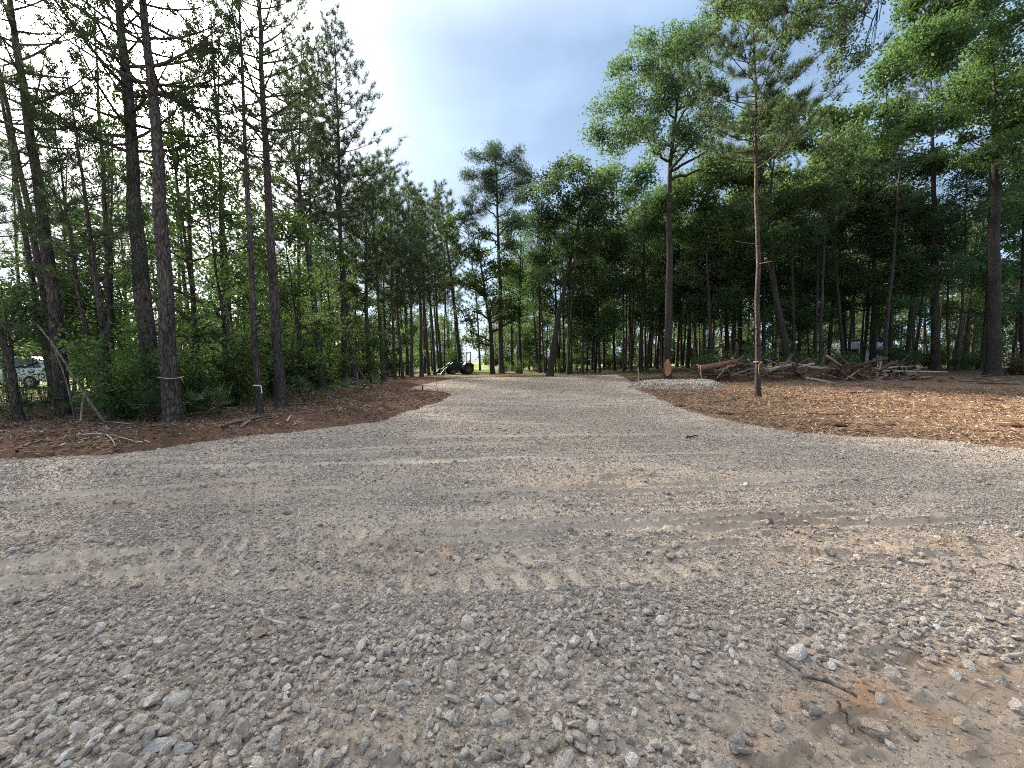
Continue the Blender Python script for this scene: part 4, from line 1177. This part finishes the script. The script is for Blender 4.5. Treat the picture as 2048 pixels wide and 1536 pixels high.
def shed():
    Y = 50; p = at(1467, 700, Y); zz = tz(p[0], p[1])
    r = thing('shed', 'tan metal shed with sloping ochre roof seen beyond the debris pile', 'shed', (p[0], p[1], zz), -.35)
    hz = at(1467, 681, Y)[2] - zz
    b = Box(); b.box((0, 0, hz * .42), (3.0, 3.4, hz * .84))
    for k in range(11): b.box((-1.4 + .28 * k, -1.712, hz * .42), (.05, .03, hz * .82))
    for k in range(12): b.box((1.512, -1.5 + .27 * k, hz * .42), (.03, .05, hz * .82))
    b.obj('wall', M['tan'], r)
    b = Box(); b.prism([(-1.95, hz * .80), (-1.95, hz * .84), (0, hz * 1.06), (1.8, hz * .85), (1.8, hz * .81), (0, hz * 1.02)], -2.0, 2.0); b.obj('roof', M['roofing'], r)
    d = Box().box((-.2, -1.735, hz * .32), (1.3, .03, hz * .62), bev=.01).obj('door', M['roofing'], r)
    Box().box((.3, -1.77, hz * .32), (.05, .05, .16)).obj('handle', M['dark_metal'], d)
shed()
def drum():
    p = at(1380, 706, 56); z = tz(p[0], p[1])
    r = thing('storage_tank', 'small ochre tank on legs on the lawn left of the shed', 'tank', (p[0], p[1], z), .3)
    Box().lathe([(0, -.9), (.35, -.88), (.5, -.75), (.5, .75), (.35, .88), (0, .9)], 'Z', (0, 0, 1.75), 24).obj('tank', M['tr_yellow'], r, smooth=False)
    for a in range(4):
        Box().tube([(.36 * math.cos(a * PI / 2), .36 * math.sin(a * PI / 2), 1.0), (.5 * math.cos(a * PI / 2), .5 * math.sin(a * PI / 2), -.05)], .035).obj('leg', M['dark_metal'], r)
drum()

# ------------------------------------------------------------------ stakes, tape, pipe
def stake(name, label, a, b, r, m, group, cat='stake', tip=None):
    root = thing(name, label, cat, tuple(a), 0, group)
    a = np.array(a); b = np.array(b)
    bb = Box(); d = b - a
    t = Tubes(); n = 6
    P = np.linspace(0, 1, n)[:, None] * d + rs.randn(n, 3) * .003; P[0] = (0, 0, -.1)
    t.add(P, [r, r, r, r * .97, r * .95, r * .9], 4); t.obj('shaft', M[m], root)
    if tip:
        q = Box(); q.tube([d * .62 + (0, -.002, 0), d * 1.005], r * 1.5, 5); q.obj('painted_top', M[tip], root)
    return root
def foot(px, Y):
    x = at(px, 800, Y)[0]; return np.array((x, Y, tz(x, Y)))
def stake_px(label, px, Y, px2, py2, r, m, name='stake', tip=None):
    a = foot(px, Y); stake(name, label, a, at(px2, py2, Y), r, m, 'survey stakes', tip=tip)
stake_px('tall thin grey stick standing on the left dirt bank', 718, 10.3, 715, 745, .014, 'wood_grey')
stake_px('pale thin stake at the near corner of the gravel bank', 1279, 20.5, 1276, 735, .02, 'stake')
stake_px('pale stake at the outer end of the gravel bank by the debris pile', 1403, 22.5, 1401, 732, .022, 'stake')
stake_px('short stake with bright red orange top by the wood edge', 777, 23, 777, 759, .03, 'stake', tip='redpaint')
stake_px('short red orange stake, right one of the pair by the wood edge', 783, 23.2, 783, 760, .026, 'redpaint')
stake_px('thin leaning wire stake on the gravel near the tractor', 877, 18.5, 871, 757, .010, 'wood_grey')
stake_px('dark stub post beside the little left gravel spur', 845, 19, 845, 770, .03, 'wood_brown')

def ring(name, label, cat, px, py, Y, rad, mat, loose, hgt=.015):
    c = at(px, py, Y)
    r = thing(name, label, cat, tuple(c))
    P = [(rad * math.cos(a), rad * math.sin(a), .015 * math.sin(a * 2)) for a in np.linspace(0, 2 * PI, 25)]
    t = Tubes(); t.add(np.array(P), hgt, 5, cap=False); t.obj('loop', M[mat], r)
    t = Tubes(); t.add(np.array([(rad, -.05, 0)] + loose, float), hgt * .8, 4); t.obj('loose_end', M[mat], r)
ring('twine', 'pale twine looped round the nearest left pine trunk', 'twine', 342, 755, 9.6, .232, 'twine', [(.28, -.08, .02), (.34, -.1, -.03), (.36, -.08, -.12)], .007)
ring('flagging_tape', 'pale yellow tape tied round the lone reddish pine', 'tape', 1515.5, 724, 16.5, .155, 'yellowtape', [(-.04, -.15, -.1), (-.05, -.16, -.3), (-.03, -.16, -.55)], .012)
p0 = at(514, 771, 11.1)
r = thing('pipe', 'bent white pipe hooked on the slim grey pine', 'pipe', tuple(p0))
Box().tube([(-.10, 0, 0), (.08, 0, 0), (.11, 0, -.02), (.12, 0, -.06), (.125, 0, -.22)], .014, 8).obj('elbow', M['pvc'], r)

# bare orange wood where the bark was scraped off the tall oak
def scar():
    pass

# ------------------------------------------------------------------ gravel bank, debris, logs, branches
def mound(name, cx, cy, rx, ry, h, mat, kind, lab=None, cat=None, ang=0, seed=1, flat=.5, res=46, attrs=None):
    u = np.linspace(-1, 1, res); U, Vv = np.meshgrid(u * 1.15, u * 1.15)
    ca, sa = math.cos(ang), math.sin(ang)
    X = cx + ca * U * rx - sa * Vv * ry; Y = cy + sa * U * rx + ca * Vv * ry
    rr = np.sqrt(U ** 2 + Vv ** 2) + .22 * (fbm(X / .8, Y / .8, seed, 3) - .5)
    prof = sstep(1.0, flat, rr)
    Z = terrain(X, Y) + h * prof * (.75 + .5 * fbm(X / .55, Y / .55, seed + 9, 3)) - .06 * (rr > .98) - .03
    o = grid_obj(name, X, Y, Z, mat, attrs(X, Y) if attrs else {})
    tag(o, lab, cat, None, kind); return o, (X, Y, Z, prof)
bk, (bX, bY, bZ, bp) = mound('gravel_bank', 9.3, 22.9, 2.9, 2.2, .30, M['bed'], 'structure', ang=.10, seed=4, flat=.7, res=70, attrs=lambda X, Y: dict(fines=X * 0 + .1, clay=X * 0))
k = rs.randint(0, bX.size, 4500); ok = bp.ravel()[k] > .05; k = k[ok]
s = rs.uniform(.03, .075, len(k))
scatter('bank_gravel', np.column_stack([bX.ravel()[k] + rs.uniform(-.08, .08, len(k)), bY.ravel()[k] + rs.uniform(-.08, .08, len(k)), bZ.ravel()[k] + s * .2]), rs.uniform(-3, 3, (len(k), 3)), np.repeat(s[:, None], 3, 1), rocks_lo, 10)

mound('soil_heap', 19.5, 26.5, 8.6, 1.6, .8, M['ground'], 'structure', ang=.05, seed=14, flat=.1, res=60, attrs=lambda X, Y: dict(sand=X * 0 + .12, floor=X * 0 + .05, grass=X * 0, lawn=X * 0))
mound('soil_heap', 32.5, 25.6, 3.5, 1.3, .3, M['ground'], 'structure', ang=0, seed=24, flat=.1, res=40, attrs=lambda X, Y: dict(sand=X * 0 + .1, floor=X * 0 + .5, grass=X * 0 + .2, lawn=X * 0))

def bent(L, r, seed, fork=0, bend=.12, k=9):
    q = np.random.RandomState(seed); t = Tubes(); n = 8
    x = np.linspace(-L / 2, L / 2, n)
    P = np.column_stack([x, np.cumsum(q.randn(n)) * bend * L * .12, np.cumsum(q.randn(n)) * bend * L * .07])
    P[:, 1:] -= P[:, 1:].mean(0)
    t.add(np.vstack([P[0] - (.01 * L, 0, 0), P]), np.concatenate([[r * .15], np.linspace(r, r * .55, n)]), k, .05)
    for f in range(fork):
        o = P[q.randint(3, n)]; a = q.uniform(-.9, .9); l = L * q.uniform(.18, .4)
        e = o + l * np.array((math.cos(a), math.sin(a) * .8, q.uniform(-.1, .5)))
        t.add(curve(o, (o + e) / 2 + q.randn(3) * .05 * L * .3, e, 5), np.linspace(r * .5, r * .2, 5), 5)
    return t
def single(name, label, cat, t, mat, loc, rot, group=None, part='stem'):
    o = t.obj(name, M[mat], None, loc); o.rotation_euler = rot
    return tag(o, label, cat, group)
def lying(px, py, px2, py2, Y, Y2=None):
    a, b = at(px, py, Y), at(px2, py2, Y2 or Y)
    d = b - a; L = np.linalg.norm(d)
    return (a + b) / 2, L, (rs.uniform(-.3, .3), -math.asin(d[2] / L), math.atan2(d[1], d[0]))
def log_px(label, px, py, px2, py2, Y, r, mat, name='log', cat='log', fork=0, Y2=None, bend=.1, group='logs of the debris pile'):
    c, L, rot = lying(px, py, px2, py2, Y, Y2)
    return single(name, label, cat, bent(L, r, int(px * 7 + py), fork, bend, 10), mat, tuple(c), rot, group)
log_px('thick stripped red brown log lying on top of the debris pile', 1398, 736, 1482, 722, 25.5, .20, 'wood_red', bend=.05)
log_px('thick brown log behind the red log on the pile', 1440, 727, 1530, 735, 26.4, .17, 'wood_brown')
log_px('pale split log end sticking out beside the crooked oak foot', 1530, 742, 1582, 730, 25.4, .15, 'wood_pale')
log_px('bleached log lying on the sand right of the crooked oak', 1612, 755, 1688, 772, 24.2, .09, 'wood_pale', Y2=23)
log_px('arched pale root rising from the pile', 1640, 732, 1690, 744, 25.5, .075, 'wood_pale', bend=.6, fork=2, cat='root', name='root')
log_px('long pale pole on the right end of the debris pile', 1745, 742, 1894, 744, 26, .085, 'wood_pale', bend=.04)
log_px('forked pale limb lying above the long pole', 1745, 738, 1815, 733, 26.6, .085, 'wood_pale', fork=2)
log_px('dark log with pale sawn end in front of the right end of the pile', 1828, 758, 1905, 772, 25, .13, 'wood_brown')
log_px('cut red ended log below the long pole', 1826, 758, 1865, 754, 25.2, .14, 'wood_red')
log_px('dark fallen trunk at the foot of the forked oak', 1880, 762, 1965, 776, 24.2, .12, 'wood_brown')
log_px('short pale stump end beside the forked oak', 1952, 772, 1972, 768, 23.6, .13, 'wood_red')
log_px('slender grey pole lying on the sand before the forked oak', 1890, 780, 2030, 788, 22.2, .04, 'wood_grey', name='branch', cat='branch')
log_px('straight grey stick leaning against the left end of the pile', 1434, 757, 1452, 735, 24.5, .045, 'wood_grey', name='branch', cat='branch')
log_px('slim pale stick crossing the middle of the pile', 1690, 760, 1722, 738, 24.6, .05, 'wood_pale', name='branch', cat='branch')
log_px('brown limb leaning on the pile left of the crooked oak', 1462, 752, 1505, 736, 24.4, .06, 'wood_grey', fork=1, name='branch', cat='branch')
log_px('rounded log section lying in front of the pile by the lone pine', 1545, 755, 1566, 755, 24, .15, 'wood_brown')
bl = [bent(2.2, .07, 1, 2), bent(2.8, .06, 2, 3), bent(1.6, .05, 3, 1), bent(3.2, .10, 4, 1), bent(1.8, .085, 5, 0), bent(2.4, .045, 6, 3)]
bm_ = ['wood_brown', 'wood_grey', 'wood_red', 'wood_brown', 'wood_pale', 'wood_brown']
bl = [t.obj('limb', M[m]) for t, m in zip(bl, bm_)]
lab_pile = 'bare limb jumbled with others in the long debris pile at right'
first = True
for i in range(210):
    u = rs.rand(); px = 1392 + u * 430; Y = rs.uniform(24.7, 27.3)
    x = at(px, 740, Y)[0]
    hh = 1.25 * (.75 * math.exp(-((px - 1480) / 90) ** 2) + .7 * math.exp(-((px - 1690) / 70) ** 2) + .45 * math.exp(-((px - 1590) / 60) ** 2) + .25)
    z = tz(x, Y) + rs.uniform(.02, 1) ** 1.2 * hh
    b = bl[i % 6]
    o = b if i < 6 else b.copy()
    if i >= 6: C.objects.link(o)
    o.location = (x, Y, z); o.rotation_euler = (rs.uniform(0, 6), rs.normal(0, .38), rs.normal(0, .8) + (PI if rs.rand() < .5 else 0)); s = rs.uniform(.5, 1.05); o.scale = (s, s, s * rs.uniform(.8, 1.2))
    tag(o, lab_pile, 'limb', 'limbs of the debris pile')
for i in range(16):
    px = rs.uniform(1800, 2090); Y = rs.uniform(22.5, 27); x = at(px, 740, Y)[0]
    o = bl[i % 6].copy(); C.objects.link(o); s = rs.uniform(.4, .8); o.scale = (s,) * 3
    o.location = (x, Y, tz(x, Y) + .05); o.rotation_euler = (rs.uniform(0, 6), rs.normal(0, .05), rs.normal(0, .6))
    tag(o, 'stray limb lying on the ground near the forked oak at right', 'limb', 'stray limbs at right')

for i in range(34):
    y = rs.uniform(9, 23); x = rs.uniform(6.5, min(26, 1.25 * y))
    if sdist(np.array([x]), np.array([y]))[0] < .3: continue
    o = bl[i % 6].copy(); C.objects.link(o); s_ = rs.uniform(.12, .34); o.scale = (s_, s_ * .8, s_ * .8)
    o.location = (x, y, tz(x, y) + .015); o.rotation_euler = (rs.uniform(0, 6), rs.normal(0, .05), rs.normal(0, .8)); o.name = 'twig'
    tag(o, 'small twig lying loose on the sandy cleared soil', 'twig', 'twigs on the sandy soil')
# green brush thrown behind the logs
def brush(label, px, Y, h, w, leafm):
    x = at(px, 740, Y)[0]
    s = shrub('brush_heap', h, w, 16, 230, 12, .075, leafm, label, 'heaps of cut brush', 'brush heap', .2)
    s.location = (x, Y, tz(x, Y))
brush('dark heap of cut leafy brush behind the red log', 1440, 28.2, 1.5, 1.7, 'leaf_oak')
brush('dark cut brush heap just left of the lone pine', 1492, 28.6, 1.7, 1.5, 'leaf_oak')
brush('yellowed leafy brush on top of the debris pile', 1688, 27.4, 1.3, .8, 'leaf_light')
brush('dead brown brush heap at the right border', 2045, 27, 1.2, 1.3, 'leaf_dead')
brush('low leafy brush behind the middle of the debris pile', 1625, 28.4, 1.1, 1.6, 'leaf_shrub')

# grass tufts on the bare soil
def tuft(label, px, py, h, n=26, w=.006, lm='grassblade', g='grass tufts on the bare soil'):
    x, y = gp(px, py); Y = y
    V = []; t = []
    for i in range(n):
        a = rs.rand() * 6.3; l = h * rs.uniform(.5, 1); o = np.array((math.cos(a), math.sin(a), 0)) * rs.rand() * h * .25
        d = np.array((math.cos(a) * rs.uniform(.1, .6), math.sin(a) * rs.uniform(.1, .6), 1)); d = unit(d)
        s = unit(np.cross(d, (0, 0, 1)) + rs.randn(3) * .2); e = o + d * l + np.array((math.cos(a), math.sin(a), -.3)) * l * .18
        m_ = o + d * l * .55
        V += [o - s * w, o + s * w, m_ + s * w * .8, m_ - s * w * .8, m_ - s * w * .8, m_ + s * w * .8, e + s * w * .15, e - s * w * .15]; c = rs.rand(); t += [c, c]
    o = mesh_np('grass_tuft', np.array(V), np.arange(len(V)).reshape(-1, 4), [M[lm]], tint=t, loc=(x, y, tz(x, y) - .01))
    tag(o, label, 'grass tuft', g)
tuft('pale yellow grass tuft on the sandy soil right of the lone pine', 1573, 822, .30)
tuft('green grass tuft left of the lone pine', 1468, 800, .28, 30, .007, 'palm')
tuft('small grass tuft by the gravel edge left of the lone pine', 1420, 812, .18)
tuft('green tuft beside the foot of the lone pine', 1536, 790, .25, 24, .007, 'palm')
tuft('dry tuft on the sand toward the right border', 1765, 800, .2)
tuft('tuft on the left dirt bank near the tall thin stick', 640, 812, .25, 24, .006, 'palm')

# clods of dark earth on the sand
def clod(label, px, py, r):
    x, y = gp(px, py)
    bm = bmesh.new(); bmesh.ops.create_icosphere(bm, subdivisions=4, radius=1)
    sd = int(px)
    for v in bm.verts:
        p = v.co.copy(); q = 1 + .55 * (float(fbm(p.x * 1.6 + p.z + sd, p.y * 1.6 - p.z, 7, 3)) - .5) * 2
        v.co = Vector((p.x * q * r * 1.2, p.y * q * r * .8, max(-.2, p.z) * q * r * .38))
    me = bpy.data.meshes.new('clod'); bm.to_mesh(me); bm.free(); me.materials.append(M['clod'])
    o = bpy.data.objects.new('earth_clod', me); o.location = (x, y, tz(x, y)); o.rotation_euler = (0, 0, rs.uniform(-.4, .4)); link(o)
    tag(o, label, 'clod', 'clods of earth on the sand')
M['clod'] = m_simple('dark earth', (.085, .048, .03), .95, 0, .5, .1, 9)
for lab, px, py, r in [('dark clod on the sand nearest the right border', 2030, 852, .2), ('long dark clod on the sand below the forked oak', 1985, 802, .26), ('dark clod left of the long clod', 1948, 800, .13), ('rounded clod in the middle of the sand', 1812, 791, .2), ('flat dark clod at the gravel edge', 1668, 852, .22), ('small clod at the gravel edge right of the flat one', 1778, 851, .13),
                       ('dark clod between the debris pile and the sand', 1706, 789, .2), ('brown clod at the gravel point left of the lone pine', 1450, 829, .16), ('reddish clod at the gravel border right below the bank', 1362, 812, .16), ('dark earth at the foot of the lone pine', 1562, 800, .22)]:
    clod(lab, px, py, r)

# sticks and roots on the left bank
def stick_gp(label, pts, r, mat='wood_grey', name='branch', cat='branch', group='sticks on the left dirt bank', lift=.02):
    P = []
    for i, (px, py) in enumerate(pts):
        x, y = gp(px, py); sd0 = float(sdist(np.array([x]), np.array([y]))[0])
        zz = tz(x, y) if sd0 > 0 else float(pad_fields(np.array([x]), np.array([y]))[0][0])
        P.append((x, y, zz + lift + (.03 if sd0 > 0 else .008) * rs.rand()))
    P = resample(np.array(P), 8); c = P.mean(0); P = P - c
    P[1:-1] += rs.randn(6, 3) * .008
    t = Tubes(); t.add(np.vstack([P[0] - (P[1] - P[0]) * .02, P]), np.concatenate([[r * .2], np.linspace(r, r * .5, 8)]), 7, .06)
    o = t.obj(name, M[mat], None, tuple(c)); tag(o, label, cat, group)
for a in [('long pale stick on the dirt bank below the twine-tied pine', [(165, 888), (210, 885), (275, 896)], .016, 'wood_pale'), ('thin stick standing out left of the twine-tied pine foot', [(290, 838), (285, 862), (278, 892)], .012, 'wood_grey'),
          ('pale stick at far left of the dirt bank', [(40, 905), (70, 897), (100, 893)], .014, 'wood_pale'), ('grey stick across the upper bank at far left', [(52, 860), (85, 858), (118, 855)], .018, 'wood_grey'),
          ('short pale root below the bleached leaning branches', [(212, 848), (235, 852), (262, 856)], .016, 'wood_pale'), ('forked brown root heap left of the straight pine', [(445, 870), (490, 855), (545, 842)], .035, 'wood_brown'),
          ('dark root lying under the forked brown root', [(440, 858), (500, 860), (540, 853)], .03, 'wood_brown'), ('short pale stick end at the bottom of the root heap', [(482, 866), (500, 856), (516, 845)], .03, 'wood_grey'),
          ('dark log lying right of the rugged straight pine', [(575, 814), (612, 812), (645, 806)], .045, 'wood_brown'), ('pale twig on the bank before the tall thin stick', [(655, 825), (690, 826), (718, 830)], .014, 'wood_pale'),
          ('pale peg sticking out beside the small root heap', [(575, 856), (582, 846), (590, 838)], .02, 'wood_pale'), ('long thin stick along the bank left of the small root heap', [(170, 885), (260, 880), (370, 868)], .012, 'wood_grey'),
          ('stick pointing to the gravel near the bottom of the bank', [(215, 890), (228, 896), (232, 903)], .012, 'wood_pale'), ('brown stick high on the bank behind the twine-tied pine', [(375, 842), (430, 846), (470, 838)], .02, 'wood_brown'),
          ('thin root curling on the bank at the left border', [(0, 880), (40, 884), (80, 886)], .015, 'wood_grey'), ('low brown branch against the bank by the tall thin stick', [(600, 838), (660, 836), (700, 828)], .018, 'wood_brown'),
          ('dark branch at the little left gravel spur', [(826, 784), (838, 782), (850, 782)], .04, 'wood_brown')]:
    stick_gp(*a)
stick_gp('long weathered branch half buried in the stones at lower right', [(1548, 1322), (1600, 1378), (1650, 1405), (1712, 1436)], .015, 'wood_grey', group='sticks on the gravel', lift=.042)
stick_gp('small pale bent stick on the stones at lower left', [(508, 1240), (530, 1248), (560, 1262), (586, 1280)], .0105, 'wood_pale', group='sticks on the gravel', lift=.045)
stick_gp('short thick stick poking in at the right border', [(2008, 1325), (2040, 1318), (2085, 1308)], .012, 'wood_pale', group='sticks on the gravel', lift=.03)
stick_gp('dark twig running off the lower end of the weathered branch', [(1672, 1432), (1690, 1450), (1706, 1478)], .006, 'wood_brown', group='sticks on the gravel', lift=.02)
stick_gp('little dark chip of wood on the distant gravel right of centre', [(1374, 878), (1384, 876), (1396, 875)], .02, 'bark_dark', group='sticks on the gravel', lift=.02)
# bleached branches leaning in the bushes at left
def lean(label, pts, Y, r, mat='wood_pale', tw=()):
    P = resample(np.array([at(px, py, Y) for px, py in pts]), 9); c = P[0].copy(); P -= c
    root = thing('dead_branch', label, 'dead branch', tuple(c), 0, 'bleached branches leaning at left')
    r *= .8; t = Tubes(); t.add(P, np.linspace(r, r * .4, 9), 7, .05)
    for q in tw:
        R = resample(np.array([at(px, py, Y - .05) for px, py in q]), 5) - c; t.add(R, np.linspace(r * .5, r * .25, 5), 5)
    t.obj('stem', M[mat], root)
lean('longest bleached branch leaning left across the bushes', [(210, 846), (172, 795), (135, 735), (112, 690), (75, 650)], 9.4, .038, 'wood_grey', [[(170, 790), (190, 772), (214, 764)], [(120, 702), (140, 694), (152, 692)]])
lean('second bleached stem standing left of the longest one', [(150, 840), (140, 790), (127, 738), (112, 705), (95, 672)], 9.6, .028, 'wood_grey')
lean('short upright bleached stem under the longest one', [(162, 841), (164, 815), (166, 792), (172, 782)], 9.5, .034, 'wood_pale')
lean('dark branch leaning in the shrubs by the paired pines', [(745, 780), (722, 745), (700, 712), (680, 688)], 20, .06, 'wood_brown')
lean('pale dead stem leaning in the shrubs behind the straight pine', [(500, 815), (470, 700), (452, 610), (445, 560)], 14.5, .05, 'wood_grey', [[(465, 680), (440, 640), (425, 590)]])

# a few stones big enough to be told apart
M['rock_red'] = m_simple('rusty stone', (.25, .185, .14), .85, 0, .4, .2, 3)
M['rock_tan'] = m_simple('tan stone', (.36, .29, .20), .85, 0, .3, .2, 3)
M['rock_grey'] = m_simple('blue grey stone', (.30, .285, .265), .8, 0, .3, .25, 3)
for lab, px, py, s, f, m, sd in [('flat rusty stone beside the small bent stick', 515, 1275, .05, (1.2, .9, .75), 'rock_red', 3), ('angular blue grey stone near the lower left corner', 372, 1500, .042, (1.1, .9, .8), 'rock_grey', 5), ('long dark grey stone in the lower left corner', 318, 1498, .05, (1.3, .8, .7), 'rock_grey', 7),
                              ('rounded tan stone on the clay at lower right', 1922, 1462, .043, (1, .9, .75), 'rock_tan', 11), ('grey triangular chip of slate by the weathered branch', 1568, 1408, .026, (1, .9, .25), 'rock_grey', 13), ('pale rounded stone under the weathered branch', 1636, 1440, .026, (1.2, .9, .7), 'rock_tan', 17)]:
    o = make_rock('stone', 300 + sd, 4); o.data.materials[0] = M[m]
    x, y = gp(px, py); z, *_ = pad_fields(np.array([x]), np.array([y]))
    o.location = (x, y, float(z[0]) + s * .25); o.scale = tuple(s * k for k in f); o.rotation_euler = (.1, -.1, rs.uniform(-.5, .5)); link(o)
    tag(o, lab, 'stone', 'larger stones on the gravel')

# scraped bark at the foot of the tall oak, laid on the trunk as its own part
for o in list(C.objects):
    if o.get('label', '').startswith('tall open crowned oak'):
        P = path_world([(1334, 765), (1338, 600)], 28); b = P[0]; d = (P[1] - P[0]) / np.linalg.norm(P[1] - P[0])
        n = 9; V = []; Q = []
        for i in range(n):
            h = .38 + 1.15 * i / (n - 1); R = .31 * (1 + .35 * math.exp(-h / .28)) * 1.07
            half = .85 * math.sin(PI * (i + .35) / (n - .3)) ** .7 * (.8 + .35 * rs.rand()); off = .12 * rs.randn()
            for j in range(9):
                a = -PI / 2 - .35 + off + half * (j - 4) / 4
                V.append(d * h + np.array((R * math.cos(a), R * math.sin(a), 0)))
        for i in range(n - 1):
            for j in range(8): Q.append((i * 9 + j, i * 9 + j + 1, i * 9 + j + 10, i * 9 + j + 9))
        M['scar'] = m_bark('fresh bare wood', (.26, .10, .04), (.46, .22, .10), (.60, .36, .20), 8, .12, .4, .01)
        s = mesh_np('bark_scar', np.array(V), np.array(Q), [M['scar']], smooth=True, parent=o)
        s['label'] = 'bare orange wood where the bark is scraped off'

# ------------------------------------------------------------------ camera, sky, sun
cam = bpy.data.cameras.new('camera'); co = bpy.data.objects.new('camera', cam); link(co)
cam.sensor_width = 36; cam.lens = 36 * F / 2048; cam.clip_start = .05; cam.clip_end = 2000
co.location = (0, 0, CAMH); co.rotation_euler = (PI / 2 - PITCH, 0, 0)
SC.camera = co

sd_ = at(275, 85, 1.0) - np.array((0, 0, CAMH)); sd_ = sd_ / np.linalg.norm(sd_)
EL = math.asin(sd_[2]); AZ = math.atan2(sd_[0], sd_[1])
sun = bpy.data.lights.new('sun', 'SUN'); so = bpy.data.objects.new('sun', sun); link(so)
sun.energy = 5.0; sun.angle = math.radians(9); sun.color = (1, .90, .76)
so.rotation_euler = Vector(sd_).to_track_quat('Z', 'Y').to_euler()

w = bpy.data.worlds.new('World'); SC.world = w; w.use_nodes = True
nt = w.node_tree; nt.nodes.clear(); g = NT(nt)
out = nt.nodes.new('ShaderNodeOutputWorld'); bg = nt.nodes.new('ShaderNodeBackground')
sky = nt.nodes.new('ShaderNodeTexSky'); sky.sky_type = 'NISHITA'; sky.sun_disc = False
sky.sun_elevation = EL; sky.sun_rotation = AZ; sky.air_density = 1.0; sky.dust_density = 1.5; sky.ozone_density = 1.5
tc = g.n('ShaderNodeTexCoord').outputs['Generated']
dirn = g.n('ShaderNodeVectorMath', {'operation': 'NORMALIZE'}, _0=tc).outputs[0]
dot = g.n('ShaderNodeVectorMath', {'operation': 'DOT_PRODUCT'}, _0=dirn, _1=tuple(sd_)).outputs['Value']
dot = g.math('MAXIMUM', dot, 0.0)
mp = g.n('ShaderNodeMapping', Vector=dirn, Scale=(1, 1, 2.2), Location=(3.1, .4, 0)).outputs[0]
cl = g.noise(mp, 2.1, 7, .56, .35)
cl2 = g.noise(mp, 6.5, 6, .6, .4)
z = g.n('ShaderNodeSeparateXYZ', Vector=dirn).outputs[2]
low = g.ramp(z, [(.0, 1), (.42, .0)])
near = g.math('POWER', dot, 60.0)
thin = g.math('ADD', g.ramp(cl, [(.42, .0), (.76, .36)]), g.math('MULTIPLY', near, .5))
puff = g.math('MULTIPLY', g.ramp(cl2, [(.50, 0), (.66, .85)]), low)
cover = g.math('MINIMUM', g.math('ADD', g.math('ADD', thin, puff), .30), .97)
ccol = g.mix(near, (2.0, 2.88, 4.1), (3.6, 3.9, 4.3))
skyc = g.mix(cover, g.n('ShaderNodeVectorMath', {'operation': 'SCALE'}, _0=sky.outputs[0], Scale=.29).outputs[0], ccol)
halo = g.math('MULTIPLY', g.math('POWER', dot, 80.0), 80.0)
hal2 = g.math('ADD', g.math('MULTIPLY', g.math('POWER', dot, 190.0), 10.0), g.math('MULTIPLY', g.math('POWER', dot, 14.0), .75))
hcol = g.n('ShaderNodeVectorMath', {'operation': 'SCALE'}, _0=(1, .975, .93))
nt.links.new(g.math('ADD', halo, hal2), hcol.inputs['Scale'])
tot = g.n('ShaderNodeVectorMath', {'operation': 'ADD'}, _0=skyc, _1=hcol.outputs[0]).outputs[0]
# added bright cloud veil overhead, out of view, to light gravel and trees
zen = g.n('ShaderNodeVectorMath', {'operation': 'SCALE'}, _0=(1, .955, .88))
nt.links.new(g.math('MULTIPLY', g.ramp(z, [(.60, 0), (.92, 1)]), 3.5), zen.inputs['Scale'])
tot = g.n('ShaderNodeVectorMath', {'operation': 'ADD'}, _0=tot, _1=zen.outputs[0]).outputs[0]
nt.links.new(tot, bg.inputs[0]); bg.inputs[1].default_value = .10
nt.links.new(bg.outputs[0], out.inputs[0])

SC.view_settings.view_transform = 'Standard'; SC.view_settings.look = 'None'
SC.view_settings.exposure = 2.05; SC.view_settings.gamma = 1
SC.render.engine = 'CYCLES'
cy = SC.cycles
cy.max_bounces = 6; cy.diffuse_bounces = 3; cy.glossy_bounces = 2; cy.transmission_bounces = 3; cy.transparent_max_bounces = 4
cy.sample_clamp_indirect = 6; cy.caustics_reflective = False; cy.caustics_refractive = False
cy.filter_width = 1.05
cy.use_adaptive_sampling = True; cy.adaptive_threshold = .01; cy.use_denoising = False
